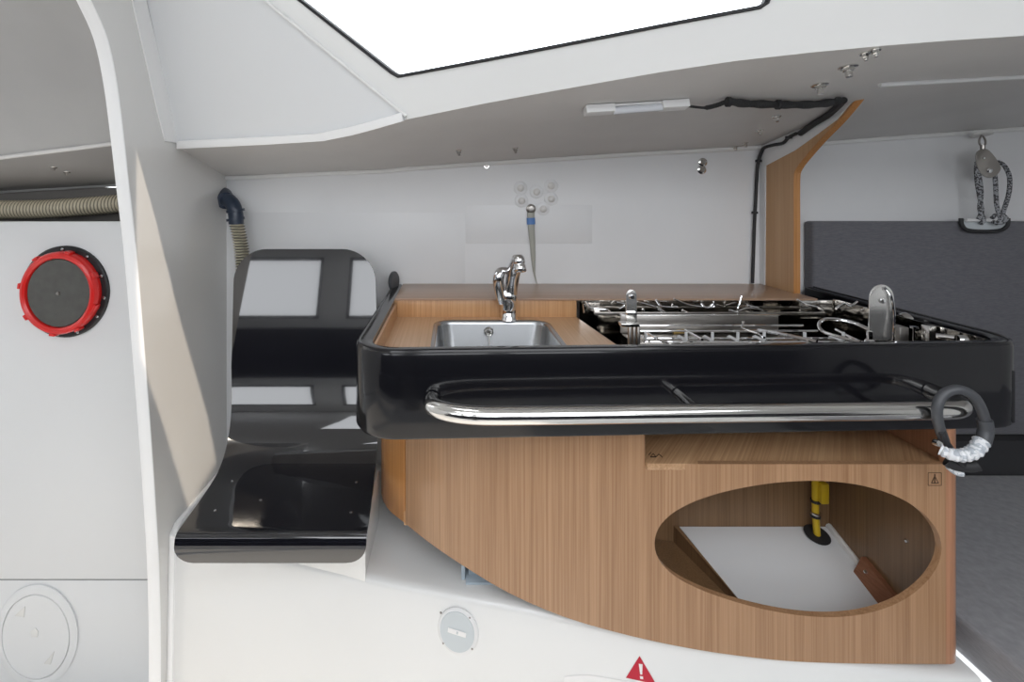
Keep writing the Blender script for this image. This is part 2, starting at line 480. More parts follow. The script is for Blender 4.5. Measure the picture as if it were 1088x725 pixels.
# left bulkhead with the arch opening (its edge shows as the bright band)
near = [(15, -150), (60, -75), (97, 0), (115, 42), (125, 90), (132, 145), (138, 200), (145, 262), (152, 345), (160, 450), (166, 540), (170, 620), (171, 725), (168, 830)]
nearp = spline([on_x(x, y, XB) for x, y in near], 4)
backp = [Vector((XB, yb + .01, nearp[-1].z)), Vector((XB, yb + .01, chL.z)), on_x(190, 156, XB), cC, on_x(141, -60, XB)]
topz = nearp[0].z
backp.append(to_z(cC, lt_dir, topz + .02) if False else Vector((XB, cC.y - .12, topz)))
bm = new(); prism(bm, nearp + backp, (-.032, 0, 0))
struct('wall_left', bm, 'gel_gloss')
bm = new(); tube(bm, [p + Vector((-.016, -.001, 0)) for p in nearp], .0165, 10, sx=.35, up0=Vector((1, 0, 0)))
struct('trim_6', bm, 'gel_edge')

# aft compartment seen through the arch
bm = new()
ch_a = [P(-260, 214, 1.78), P(0, 204, 1.78), P(236, 190, 1.78)]
ed_a = [P(-260, 188, 1.42), P(0, 168, 1.42), P(165, 147.5, 1.42)]
grid(bm, [ch_a, ed_a]); bvh('aft_soffit', bm); 
if sum(f.normal.z for f in bm.faces) > 0: bmesh.ops.reverse_faces(bm, faces=bm.faces[:])
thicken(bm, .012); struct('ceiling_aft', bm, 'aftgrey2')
bm = new(); grid(bm, [[p + Vector((0, .0, 0)) for p in ed_a], [p + Vector((0, -.10, .16)) for p in ed_a], [p + Vector((0, -.28, .36)) for p in ed_a], [p + Vector((0, -.55, .5)) for p in ed_a]])
if sum(f.normal.y for f in bm.faces) > 0: bmesh.ops.reverse_faces(bm, faces=bm.faces[:])
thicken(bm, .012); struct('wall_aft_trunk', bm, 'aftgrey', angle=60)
bm = new(); tube(bm, [p + Vector((0, -.004, 0)) for p in ed_a], .006, 8); struct('trim_7', bm, 'paint')
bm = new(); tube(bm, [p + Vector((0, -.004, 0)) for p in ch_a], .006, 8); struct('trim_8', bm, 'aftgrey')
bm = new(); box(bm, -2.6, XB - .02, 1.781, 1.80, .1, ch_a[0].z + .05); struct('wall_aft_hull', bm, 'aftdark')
DP = 1.60
zt = P(0, 235.5, DP).z; zg = P(0, 616.5, DP).z
bm = new(); box(bm, -2.45, XB - .034, DP, DP + .018, zg + .0015, zt, .002)
struct('wall_aft_panel', bm, 'panel_w', label=None)
bm = new(); box(bm, -2.45, XB - .034, DP, DP + .018, -.4, zg - .0015, .003)
struct('wall_aft_lower_panel', bm, 'panel_w')
bm = new(); box(bm, -2.45, XB - .034, DP + .002, DP + .018, zg - .0014, zg + .0014); struct('trim_13', bm, 'char')
bm = new(); box(bm, -2.45, XB - .034, DP + .02, 1.779, zt - .03, zt - .02); struct('trim_9', bm, 'char')

# white moulded liner: flat ledge, rounded ridge, sloping front
ridge = [Vector((-.79, 1.405)), Vector((-.60, 1.345)), Vector((-.40, 1.287)), Vector((-.215, 1.237)), Vector((0, 1.182)), Vector((.247, 1.129)), Vector((.5, 1.085)), Vector((.8, 1.05)), Vector((1.10, 1.03))]
ridge = [Vector((v.x, v.y, 0)) for v in ridge]
rid = spline(ridge, 4)
ZL = ZC - .95
prof = [(None, 0), (.05, 0), (.020, -.0005), (.009, -.003), (.002, -.009), (0, -.018), (-.003, -.05), (-.008, -.15), (-.014, -.35), (-.02, -.72)]
rows = []
for dy, dz in prof:
    rows.append([Vector((v.x, 1.749 if dy is None else v.y + dy, ZL + dz - max(0, v.x - .15) * .06)) for v in rid])
bm = new(); grid(bm, rows); bvh('liner', bm)
if sum(f.normal.z for f in bm.faces) < 0: bmesh.ops.reverse_faces(bm, faces=bm.faces[:])
thicken(bm, .01)
struct('floor', bm, 'gel', angle=60)
bm = new()
tube(bm, [Vector((XB + .008, y, z)) for y, z in ((1.74, ZL + .006), (1.42, ZL + .006), (1.400, ZL - .006), (1.396, ZL - .12), (1.385, ZL - .5))], .010, 8)
struct('trim_10', bm, 'gel_edge')

# the rest of the cabin, behind the camera
bm = new(); box(bm, -2.6, 2.9, -1.75, 1.78, -.42, -.4); struct('floor_sole', bm, 'offwhite')
bm = new()
holed(bm, [Vector((-2.6, -1.75, -.4)), Vector((2.9, -1.75, -.4)), Vector((2.9, -1.75, roof_z)), Vector((-2.6, -1.75, roof_z))],
      [[Vector((x0, -1.75, ZC - .02)), Vector((x1, -1.75, ZC - .02)), Vector((x1, -1.75, ZC + .56)), Vector((x0, -1.75, ZC + .56))] for x0, x1 in ((-2.3, -1.3), (-1.0, .4), (.6, 1.4))], (0, -.03, 0))
struct('wall_opposite', bm, 'offwhite')
for i, (x0, x1) in enumerate(((-2.3, -1.3), (-1.0, .4), (.6, 1.4))):
    fr = new(); holed(fr, [Vector((x0 - .02, -1.745, ZC - .04)), Vector((x1 + .02, -1.745, ZC - .04)), Vector((x1 + .02, -1.745, ZC + .58)), Vector((x0 - .02, -1.745, ZC + .58))],
               [[Vector((x0 + .01, -1.745, ZC - .01)), Vector((x1 - .01, -1.745, ZC - .01)), Vector((x1 - .01, -1.745, ZC + .55)), Vector((x0 + .01, -1.745, ZC + .55))]], (0, -.02, 0))
    struct('window_%d' % (i + 2), fr, 'rubber')
bm = new(); box(bm, -2.5, 2.8, -1.74, -1.1, -.4, .28, .03); tag(obj('settee', bm, 'navycloth'), 'dark settee base along the opposite side of the cabin', 'settee')
bm = new(); box(bm, -2.5, 2.8, -1.74, -1.60, .285, ZC - .12, .04); tag(obj('settee_bolster', bm, 'navycloth'), 'dark settee backrest against the opposite side', 'backrest')
bm = new(); box(bm, 2.88, 2.9, -1.75, 1.80, -.4, roof_z); struct('wall_forward', bm, 'offwhite')
bm = new(); box(bm, -2.62, -2.6, -1.75, 1.8, -.4, roof_z); struct('wall_aft', bm, 'offwhite')
# roof with a hatch and an invented opening shaped to cast the sun patch
ymax = min(top_l.y, top_r.y)
bm = new()
hatches = [(-.9, 1.5, -1.45, -.12)]
SUN = Vector((.45, -.60, 1.0))
patch_px = [(145, 160), (166, 236), (190, 335), (220, 440), (230, 492), (200, 540), (185, 490), (170, 442), (157, 405), (150, 370), (146, 310), (145, 240)]
sun_slit = []
for q_ in patch_px:
    q_ = on_x(*q_, XB); sun_slit.append(q_ + SUN * ((roof_z - q_.z) / SUN.z))
print('SLIT', [tuple(round(c, 2) for c in q_) for q_ in sun_slit], 'TOPL', top_l, c_tl, top_r)
holed(bm, [Vector((-2.6, -1.75, roof_z)), Vector((2.9, -1.75, roof_z)), Vector((2.9, top_r.y, roof_z)), Vector((top_r.x, top_r.y, roof_z)), Vector((top_l.x, top_l.y, roof_z)), Vector((c_tl.x, c_tl.y, roof_z)), Vector((-2.6, .75, roof_z))],
      [[Vector((x0, y0, roof_z)), Vector((x1, y0, roof_z)), Vector((x1, y1, roof_z)), Vector((x0, y1, roof_z))] for x0, x1, y0, y1 in hatches] + [sun_slit], (0, 0, .003))
struct('ceiling_cabin', bm, 'offwhite')
bm = new(); tube(bm, [Vector((-.28, -.55, -.4)), Vector((-.28, -.55, roof_z))], .06, 24)
tag(obj('mast_post', bm, 'carbon'), 'black round mast support post standing behind the camera', 'post')

exec_parts = True
# ================================================================== GALLEY COUNTER
XL, XR = -.208, 1.237
ZR = ZC - .317                                # top of the black rim
yfl, yfr = 1.0, 1.05
def rim_path():
    pts = [Vector((XL, 1.748, 0)), Vector((XL, 1.5, 0)), Vector((XL, 1.25, 0))]
    r = .095
    for k in range(0, 9):
        a = PI + k / 8 * PI / 2
        pts.append(Vector((XL + r + r * math.cos(a), yfl + r + r * math.sin(a), 0)))
    for t in (.2, .4, .6, .8): pts.append(Vector((XL + r, yfl, 0)).lerp(Vector((XR - .085, yfr, 0)), t))
    r = .085
    for k in range(0, 9):
        a = -PI / 2 + k / 8 * PI / 2
        pts.append(Vector((XR - r + r * math.cos(a), yfr + r + r * math.sin(a), 0)))
    pts += [Vector((XR, 1.35, 0)), Vector((XR, 1.6, 0)), Vector((XR, 1.697, 0))]
    return pts
path = rim_path()
def sweep(bm, path, prof):
    """prof: [(inward offset, z)] closed loop"""
    rows = []
    N = len(path)
    for i, p in enumerate(path):
        t = (path[min(i + 1, N - 1)] - path[max(i - 1, 0)]).normalized()
        inn = Vector((-t.y, t.x, 0))          # inwards (path runs left-front-right)
        rows.append([bm.verts.new((p.x + inn.x * a, p.y + inn.y * a, z)) for a, z in prof])
    m_ = len(prof)
    for a, b in zip(rows, rows[1:]):
        for k in range(m_): bm.faces.new((a[k], a[(k + 1) % m_], b[(k + 1) % m_], b[k]))
    bm.faces.new(rows[0]); bm.faces.new(rows[-1][::-1])
counter = thing('galley_counter', 'galley counter with glossy black rim and oak worktop around sink and hob', 'counter', (.5, 1.4, ZR - .18))
bm = new()
sweep(bm, path, [(.004, ZR - .178), (0, ZR - .172), (0, ZR - .008), (.002, ZR - .003), (.007, ZR), (.030, ZR), (.035, ZR - .003), (.036, ZR - .010), (.036, ZR - .10), (.020, ZR - .178)])
obj('black_rim', bm, 'black', counter)
# thin inner bead on the rim
bm = new(); ip = []
for i, p in enumerate(path):
    t = (path[min(i + 1, len(path) - 1)] - path[max(i - 1, 0)]).normalized(); inn = Vector((-t.y, t.x, 0))
    ip.append(Vector((p.x + inn.x * .006, p.y + inn.y * .006, ZR - .002)))
tube(bm, ip, .0045, 8)
obj('rim_bead', bm, 'black', counter)
ZW = ZC - .372                                # worktop height
# worktop with sink cut out
def rrect(x0, x1, y0, y1, r, z, n_=6, x0b=None, x1b=None):
    pts = []
    for cx, cy, a0 in ((x1 - r, y0 + r, -PI / 2), (x1 - r, y1 - r, 0), (x0 + r, y1 - r, PI / 2), (x0 + r, y0 + r, PI)):
        for k in range(n_ + 1):
            a = a0 + k / n_ * PI / 2
            pts.append(Vector((cx + r * math.cos(a), cy + r * math.sin(a), z)))
    return pts
SX0, SX1, SY0, SY1 = -.052, .281, 1.10, 1.462
bm = new()
holed(bm, [Vector((-.168, 1.045, ZW)), Vector((.425, 1.06, ZW)), Vector((.41, 1.188, ZW)), Vector((.376, 1.503, ZW)), Vector((-.168, 1.503, ZW))],
      [rrect(SX0 + .006, SX1 - .006, SY0 + .006, SY1 - .006, .045, ZW)], (0, 0, -.018))
obj('worktop', bm, 'wood_top', counter)
bm = new(); box(bm, -.178, .376, 1.503, 1.515, ZW, ZC - .321, .001); obj('upstand', bm, 'wood_bs', counter)
bm = new(); box(bm, XL + .037, 1.098, 1.497, 1.748, ZC - .3205, ZC - .315, .001); obj('back_shelf', bm, 'wood_sh', counter)
bm = new(); prism(bm, [Vector((XL + .037, 1.06, ZW - .004)), Vector((XL + .037, 1.50, ZW - .004)), Vector((XL + .037, 1.50, ZR - .012)), Vector((XL + .037, 1.06, ZR - .012))], (.006, 0, 0)); obj('side_lining', bm, 'wood_bs', counter)
bm = new(); box(bm, XL + .04, -.168, 1.06, 1.50, ZW - .02, ZW - .006); obj('side_gap', bm, 'dark', counter)
bm = new(); box(bm, XL + .03, XR - .04, 1.06, 1.06 + .012, ZR - .17, ZR - .06); obj('front_backing', bm, 'dark', counter)
# stainless-lined well for the hob
ZT = ZC - .315
well = new()
z0 = ZC - .484
def quad(bm, a, b, c, d): bm.faces.new([bm.verts.new(p) for p in (a, b, c, d)])
xw0, xw1, xw2, xw3 = .41, .385, 1.150, 1.165
V = Vector
quad(well, V((xw1, 1.505, z0)), V((xw2, 1.505, z0)), V((xw2, 1.505, ZT - .017)), V((xw1, 1.505, ZT - .017)))
for f in list(well.faces):
    pass
thick = new()
box(thick, xw1, xw2, 1.505, 1.509, z0, ZT - .0065)
obj('well_back_panel', thick, 'mirror', counter); well.free()
bm = new(); prism(bm, [V((xw2, 1.505, z0)), V((xw3, 1.09, z0)), V((xw3, 1.09, ZT - .002)), V((xw2, 1.505, ZT - .002))], (.004, 0, 0)); obj('well_side_panel', bm, 'mirror', counter)
bm = new(); prism(bm, [V((xw0 + .005, 1.09, z0)), V((xw1, 1.5, z0)), V((xw1, 1.5, ZW - .019)), V((xw0 + .005, 1.09, ZW - .019))], (-.004, 0, 0)); obj('well_side_panel', bm, 'mirror', counter)
bm = new(); box(bm, .37, 1.17, 1.075, 1.509, z0 - .006, z0 - .001); obj('well_floor', bm, 'mirror', counter)
bm = new(); box(bm, 1.05, 1.146, 1.501, 1.5048, ZT - .06, ZT - .0065, .001); obj('corner_plate', bm, 'steel', counter)
bm = new(); box(bm, 1.03, 1.2, 1.515, 1.748, ZT - .05, ZT - .04); obj('corner_shelf', bm, 'dark', counter)

# ---- sink
sink = thing('sink', 'rectangular stainless steel sink sunk in the oak worktop', 'sink', ((SX0 + SX1) / 2, (SY0 + SY1) / 2, ZW - .13))
bm = new(); loops = []
for ins, dz, r in ((0, .0005, .05), (.001, .0028, .05), (.008, .003, .045), (.012, .0, .042), (.014, -.008, .04), (.022, -.09, .045), (.032, -.110, .05), (.06, -.116, .05)):
    loops.append(rrect(SX0 + ins, SX1 - ins, SY0 + ins, SY1 - ins, r, ZW + dz))
vl = [[bm.verts.new(p) for p in l] for l in loops]
for a, b in zip(vl, vl[1:]):
    for k in range(len(a)): bm.faces.new((a[k], a[(k + 1) % len(a)], b[(k + 1) % len(b)], b[k]))
bm.faces.new(vl[-1])
obj('basin', bm, 'brushed', sink, angle=60)
bm = new(); lathe(bm, [(.0, .002), (.02, .002), (.028, .004), (.034, .001), (.035, 0)], (.115, 1.28, ZW - .116), (0, 0, 1)); obj('drain', bm, 'steel', sink)
ov = P(519.5, 353, 1.438)
bm = new(); lathe(bm, [(.0, .003), (.005, .003), (.007, .006), (.010, .007), (.013, .004), (.014, 0)], ov + V((0, .002, 0)), (0, -1, 0), 24); obj('overflow_ring', bm, 'steel', sink)
bm = new(); tube(bm, spline([ov + V((0, -.008, -.006)), ov + V((.001, -.011, -.03)), ov + V((.001, -.012, -.06)), ov + V((0, -.03, -.088))], 4), .0018, 8); obj('plug_chain', bm, 'swhite', sink)

# ---- faucet
DF = 1.467
fb = P(540.5, 340, DF); fb.z = ZW
fa = thing('faucet', 'chrome single-lever faucet behind the sink', 'faucet', fb)
fb = fb + V((0, 0, .0004))
bm = new(); lathe(bm, [(0, 0), (.027, 0), (.027, .006), (.0235, .010), (.0235, .045), (.026, .055), (.0265, .075), (.022, .09), (0, .094)], fb, (0, 0, 1)); obj('body', bm, 'chrome', fa, angle=50)
sp = [fb + V((.004, 0, .045)), P(543, 305, DF - .01), P(546, 288, DF - .02), P(551, 275, DF - .045)]
bm = new(); tube(bm, spline(sp, 6), [.016 + .002 * math.sin(i / 18 * PI) for i in range(19)], 18, sx=1.15); obj('spout', bm, 'chrome', fa)
hd0, hd1 = P(549, 273, DF - .05), P(554, 289, DF - .085)
bm = new(); ax = (P(557, 288, DF - .06) - P(549, 272, DF - .05)); 
lathe(bm, [(0, -.012), (.012, -.010), (.0175, -.002), (.018, .012), (.0165, .014), (.0165, .017), (.018, .019), (.018, .036), (.015, .039), (.012, .037), (0, .036)], P(551, 275, DF - .047), (.12, -.25, -1)); obj('spray_head', bm, 'chrome', fa, angle=50)
bm = new(); tube(bm, spline([P(533, 322, DF - .012), P(530.5, 308, DF - .022), P(529.5, 296, DF - .026), P(532, 289, DF - .022), P(538, 287, DF - .01)], 5), [.010, .011, .012, .0125, .013, .0135, .014, .0145, .0145, .015, .015, .015, .0145, .014, .0135, .013, .012, .011, .0105, .0095, .009][:21], 16, sx=1.1); obj('lever', bm, 'chrome', fa)
bm = new(); tube(bm, spline([P(527, 298, DF - .03), P(526.5, 292, DF - .045), P(530, 288, DF - .04)], 4), .004, 10); obj('lever_tip', bm, 'chrome', fa)

# ---- hob
ZH = ZC - .392
stv = thing('hob', 'gimballed stainless two-burner hob lying in the mirror-lined counter well', 'hob', (.72, 1.25, z0))
hx0, hx1, hy0, hy1 = .475, .99, 1.115, 1.41
bm = new(); box(bm, hx0, hx1, hy0, hy1, ZH - .055, ZH, .004); obj('hob_plate', bm, 'steel', stv)
bm = new(); box(bm, hx0, hx1 - .07, hy1 - .006, hy1 - .002, ZH + .0005, ZC - .343, .001); obj('rear_guard', bm, 'dsteel', stv)
bm = new(); box(bm, hx0, hx1 - .07, hy1 - .012, hy1 + .004, ZC - .3428, ZC - .340, .001); obj('guard_lip', bm, 'steel', stv)
bm = new(); box(bm, hx0, hx1 - .0, hy0 - .004, hy0 + .0, ZH - .05, ZH + .010, .001); obj('front_guard', bm, 'steel', stv)
for bx in (.60, .85):
    bm = new(); lathe(bm, [(0, 0), (.055, 0), (.058, .002), (.056, .006), (.04, .008), (.04, .004), (0, .004)], (bx, 1.27, ZH + .0002), (0, 0, 1), 32); b_ = obj('burner', bm, 'steel', stv)
    bm = new(); lathe(bm, [(0, .008), (.032, .008), (.034, .012), (.034, .016), (.030, .020), (0, .021)], (bx, 1.27, ZH), (0, 0, 1), 28); obj('burner_cap', bm, 'dsteel', b_)
    bm = new(); tube(bm, [(bx + .04, 1.30, ZH), (bx + .04, 1.30, ZH + .018)], .003, 8); obj('igniter', bm, 'brass', b_)
# trivet: wires running back to front with upturned ends
DT = 1.235
zt_ = ZC - .361
for px_ in (686, 729, 757, 784, 812, 855, 896):
    X = (px_ - CX) * 1.225 / F
    bm = new()
    tube(bm, [(X, 1.225, zt_ + .021), (X, 1.225, zt_ + .002), (X, 1.228, zt_), (X, 1.235, zt_), (X, 1.262, zt_), (X, 1.268, zt_ - .004)], .0036, 8)
    obj('trivet_wire', bm, 'pin', stv)
for y_ in (1.232, 1.262, 1.33, 1.385):
    bm = new(); tube(bm, [(.475, y_, zt_ - .0048), (.975, y_, zt_ - .0048)], .0028, 8); obj('trivet_bar', bm, 'chrome', stv)
bm = new(); tube(bm, [(.475, 1.16, ZH + .012), (.99, 1.16, ZH + .012)], .006, 10); obj('front_rail', bm, 'steel', stv)
for x_ in (.49, .72, .975):
    bm = new(); tube(bm, [(x_, 1.16, ZH), (x_, 1.16, ZH + .012)], .005, 8); obj('rail_foot', bm, 'steel', stv)
# pot clamps
def rod(name, pts, r=.0035, m='chrome', n_=6, parent=stv):
    b_ = new(); tube(b_, spline(pts, n_), r, 10); return obj(name, b_, m, parent)
rod('pot_clamp', [P(806, 351, 1.27), P(830, 355, 1.2), P(868, 363.5, 1.12)], .0042)
rod('pot_clamp', [P(914, 364, 1.15), P(888, 357, 1.2), P(874, 352, 1.22), P(870, 345, 1.24), P(876, 339.5, 1.25), P(892, 340, 1.25), P(908, 343.5, 1.23), P(923, 350, 1.2)], .0038)
rod('pot_clamp', [P(888, 350, 1.28), P(905, 359, 1.22), P(925, 367, 1.15)], .0028)
rod('pot_clamp', [P(686, 353, 1.26), P(700, 361, 1.2), P(717, 367, 1.16)], .003)
rod('pot_clamp', [P(728, 351, 1.3), P(737, 356, 1.25), P(746, 361, 1.2)], .003)
rod('pot_clamp', [P(790, 342, 1.36), P(788, 347, 1.35), P(794, 351, 1.33), P(806, 355, 1.27), P(812, 359, 1.2)], .0028)
# rear fiddle wires against the well's back panel
zz = 1.47
for pts in ([(620, 321), (621, 330)], [(622, 318), (626, 324), (634, 326), (646, 327), (650, 333)], [(655, 319), (664, 321), (658, 326)], [(680, 319), (697, 324), (706, 329)],
            [(697, 316), (703, 323), (720, 324)], [(716, 315), (734, 322), (757, 324), (758, 318)], [(745, 320), (751, 325), (757, 321)], [(768, 330), (790, 332), (775, 327)],
            [(788, 312), (786, 320), (784, 328), (795, 325), (809, 327), (810, 332)], [(794, 322), (806, 325)], [(847, 316), (856, 321), (868, 324), (874, 328)], [(888, 326), (896, 320), (903, 323), (911, 318)],
            [(725, 327), (732, 331), (734, 336)], [(683, 326), (686, 333)], [(700, 326), (706, 333)]):
    zq = zz if pts[-1][0] < 880 else 1.36
    rod('fiddle_wire', [P(x, y + 2.5, zq) for x, y in pts], .0030, 'chrome', 4)
bm = new(); box(bm, .42, 1.1, zz - .004, zz + .004, ZC - .357, ZC - .349, .001); obj('fiddle_base', bm, 'dsteel', stv)
# gimbal brackets (upright ears)
def ear(px0, px1, pyt, pyb, D, tilt=0, label=None, holes=True):
    cx_ = (px0 + px1) / 2; w_ = (px1 - px0) / 2 * D / F; top = P(cx_, pyt, D); bot = P(cx_, pyb, D)
    pts = []
    for k in range(13):
        a = PI * k / 12
        pts.append(V((top.x + w_ * .92 * math.cos(a), D, top.z - w_ + w_ * math.sin(a))))
    pts += [V((bot.x - w_, D, bot.z)), V((bot.x + w_, D, bot.z))]
    b_ = new(); prism(b_, pts, (0, .003, 0), .0008)
    e = obj('gimbal_bracket', b_, 'ear', stv)
    b_ = new(); lathe(b_, [(0, 0), (.006, 0), (.007, .002), (.005, .005), (0, .006)], (top.x, D - .0005, top.z - w_ * 1.2), (0, -1, 0), 16); obj('bracket_bolt', b_, 'chrome', e)
    return e
e = ear(665, 677, 308, 347, 1.20)
b_ = new(); c = P(667, 344, 1.19); box(b_, c.x - .020, c.x + .024, 1.175, 1.20, c.z - .005, c.z + .004, .002); obj('bracket_saddle', b_, 'steel', e)
b_ = new(); c2 = P(667, 372, 1.19); 
for dx in (-.002, .008, .018): box(b_, c.x + dx, c.x + dx + .007, 1.176, 1.186, ZC - .43, c.z - .004, .001)
obj('bracket_post', b_, 'dsteel', e)
b_ = new(); c = P(671, 333.5, 1.197); box(b_, c.x - .012, c.x + .012, 1.192, 1.199, c.z - .0015, c.z + .0015); obj('bracket_bar', b_, 'chrome', e)
e = ear(923, 951, 302.5, 362, 1.17)
b_ = new(); c = P(924, 352, 1.155); lathe(b_, [(0, 0), (.009, 0), (.010, .008), (.006, .012), (.006, .03), (0, .032)], c + V((0, 0, -.03)), (0, 0, 1), 16); obj('bracket_pivot', b_, 'chrome', e)
b_ = new(); tube(b_, spline([P(949, 362, 1.16), P(950, 335, 1.162), P(947, 315, 1.165), P(940, 305, 1.167)], 6), .0028, 8); obj('bracket_wire', b_, 'chrome', e)
# block, latch and post at the right of the hob
b_ = new(); a = P(952, 347, 1.18); box(b_, a.x, a.x + .022, 1.17, 1.20, ZC - .43, a.z, .002); obj('hinge_block', b_, 'dsteel', stv)
b_ = new(); a = P(971, 347, 1.19); lathe(b_, [(0, 0), (.008, 0), (.008, -.004), (.003, -.006), (.003, -.06), (0, -.06)], a, (0, 0, 1), 16); obj('latch_pin', b_, 'chrome', stv)
b_ = new(); a = P(983, 346, 1.2); box(b_, a.x, a.x + .018, 1.19, 1.21, ZC - .43, a.z, .001); obj('latch_post', b_, 'steel', stv)
b_ = new(); tube(b_, [P(995, 357, 1.15), P(1020, 360, 1.12)], .006, 10); obj('side_rail', b_, 'chrome', stv)
b_ = new(); c = P(1022, 362, 1.10); lathe(b_, [(0, -.008), (.011, -.008), (.012, 0), (.011, .008), (0, .008)], c, (1, -.3, 0), 16); obj('side_knob', b_, 'chrome', stv)
b_ = new(); c = P(962, 340, 1.3); lathe(b_, [(0, -.01), (.018, -.008), (.020, 0), (.018, .008), (0, .01)], c, (1, 0, .4), 20); obj('hose_union', b_, 'steel', stv)
b_ = new(); c = P(715, 353.5, 1.35); tube(b_, [c, P(727, 352, 1.35)], .006, 10); obj('brass_nozzle', b_, 'brass', stv)

# ---- black disc at the rim's back end
b_ = new(); c = P(418.5, 299, 1.70); lathe(b_, [(0, -.006), (.030, -.006), (.034, -.003), (.034, .003), (.030, .006), (0, .006)], c, (.93, -.35, .05), 28)
bk = obj('rim_end_knob', b_, 'hosegrey', loc=c); tag(bk, 'dark upright oval knob at the back end of the black rim', 'knob')

# ================================================================== CABINET FRONT
ZB = ZR - .174
# plan of the front: (px, bottom y, distance)
pl = [(405, 524, 1.47), (407, 532, 1.42), (413, 542, 1.37), (421, 549, 1.33), (430, 556, 1.295), (455, 576, 1.235), (490, 600, 1.18), (540, 630, 1.135), (600, 656, 1.105),
      (670, 676, 1.08), (740, 690.5, 1.066), (800, 699, 1.058), (850, 703.5, 1.054), (920, 705.5, 1.05), (1005, 706, 1.05)]
base = [P(*a) for a in pl]
def plan_at(px):
    """bottom point of the front panel under picture column px"""
    for a, b, pa, pb in zip(pl, pl[1:], base, base[1:]):
        if a[0] <= px <= b[0]:
            return pa.lerp(pb, (px - a[0]) / (b[0] - a[0]))
    return base[-1] if px > pl[-1][0] else base[0]
cols = sorted(set([431, 433, 436, 440, 447, 455, 465, 477, 490, 505, 522, 540, 560, 580, 600, 625, 650, 670, 684.99, 685.01] +
              [848 - 152.5 * math.cos(k / 40 * PI) for k in range(41)] + [690, 1001, 1003, 1005.0]))
sm = spline(base, 12)
import bisect
def smooth_plan(px):
    # smoothed plan curve: find the spline point whose picture column is px
    best = None
    for a, b in zip(sm, sm[1:]):
        pa, pb = CX + F * a.x / a.y, CX + F * b.x / b.y
        if min(pa, pb) - 1e-6 <= px <= max(pa, pb) + 1e-6 and pb != pa:
            return a.lerp(b, (px - pa) / (pb - pa))
    return base[-1] if px > 700 else base[0]
cab = thing('galley_cabinet', 'oak-veneered galley cabinet with curved front and large oval opening', 'cabinet', (.5, 1.2, ZL - .04))
def colz(px, py):
    q = smooth_plan(px); return V((q.x, q.y, ZC - (py - CY) * q.y / F))
def oval(px):
    u = (px - 848) / 152.5
    if abs(u) > 1.0001: return None
    u = max(-1, min(1, u)); c = 580.5 + 2.5 * u; q = 1 - u * u
    h = 73.5 * math.sqrt(q)
    return c - h + (4.5 - 9 * u) * q, c + h + 16 * u * q
bm = new(); bm2v = []
prev = None
for px in cols:
    q = smooth_plan(px)
    zb = q.z; ztop = ZB - .0045 if px < 685 else ZC - (493.5 - CY) * q.y / F
    o_ = oval(px)
    if o_: st = [zb, ZC - (o_[1] - CY) * q.y / F, ZC - (o_[0] - CY) * q.y / F, ztop]
    else: st = [zb, None, None, ztop]
    vs = [bm.verts.new((q.x, q.y, z)) if z is not None else None for z in st]
    if prev:
        a, b = prev, vs
        if a[1] and b[1]:
            bm.faces.new((a[0], b[0], b[1], a[1])); bm.faces.new((a[2], b[2], b[3], a[3]))
        elif a[1] or b[1]:
            h_ = a if a[1] else b
            if h_ is a: bm.faces.new((a[0], b[0], b[3], a[3], a[2], a[1]) if (a[1].co - a[2].co).length > 1e-4 else (a[0], b[0], b[3], a[3], a[1]))
            else: bm.faces.new((a[0], b[0], b[1], b[2], b[3], a[3]) if (b[1].co - b[2].co).length > 1e-4 else (a[0], b[0], b[1], b[3], a[3]))
        else: bm.faces.new((a[0], b[0], b[3], a[3]))
    prev = vs
bmesh.ops.remove_doubles(bm, verts=bm.verts[:], dist=1e-5)
bmesh.ops.recalc_face_normals(bm, faces=bm.faces[:])
if sum(f.normal.y for f in bm.faces) > 0: bmesh.ops.reverse_faces(bm, faces=bm.faces[:])
bvh('front', bm)
thicken(bm, .014)
obj('front_panel', bm, 'wood', cab)
# curved left corner, its redder tone put in for the light falling there
bm = new(); rr = []
for px in (405, 405.5, 406.5, 408, 411, 415, 420, 425, 430):
    q = smooth_plan(px); rr.append(q)
grid(bm, [[V((q.x, q.y, q.z)) for q in rr], [V((q.x, q.y, ZB - .0045)) for q in rr]])
if sum(f.normal.y for f in bm.faces) > 0: bmesh.ops.reverse_faces(bm, faces=bm.faces[:])
thicken(bm, .012); o = obj('corner_panel', bm, 'wood_edge', cab, angle=60); o['label'] = 'rounded corner in redder varnished veneer'
bm = new(); q = smooth_plan(430.5); box(bm, q.x - .003, q.x + .006, q.y + .002, q.y + .012, q.z - .006, q.z + .03); obj('corner_tab', bm, 'wood_bs', cab)
# right rounded edge post
bm = new(); q = base[-1]; r_ = .032
pp = [V((q.x, q.y, 0))]
for k in range(9):
    a = -PI / 2 + k / 8 * PI / 2
    pp.append(V((q.x + .008 + r_ * math.cos(a), q.y + r_ + r_ * math.sin(a), 0)))
pp += [V((q.x + .008 + r_, 1.45, 0)), V((q.x + r_ - .008, 1.45, 0)), V((q.x + r_ - .008, q.y + .035, 0)), V((q.x, q.y + .014, 0))]
prism(bm, [V((p.x, p.y, q.z)) for p in pp], (0, 0, ZB - .005 - q.z))
o = obj('right_corner_post', bm, 'wood_post', cab)
# shelf behind the notch
bm = new(); zs = ZC - .578
q0 = smooth_plan(686)
box(bm, q0.x, 1.06, 1.068, 1.40, zs - .014, zs, .001); obj('upper_shelf', bm, 'wood_diag', cab)
bm = new(); box(bm, q0.x - .002, q0.x + .002, 1.085, 1.40, zs, ZB - .005); obj('notch_cheek', bm, 'wood_in', cab)
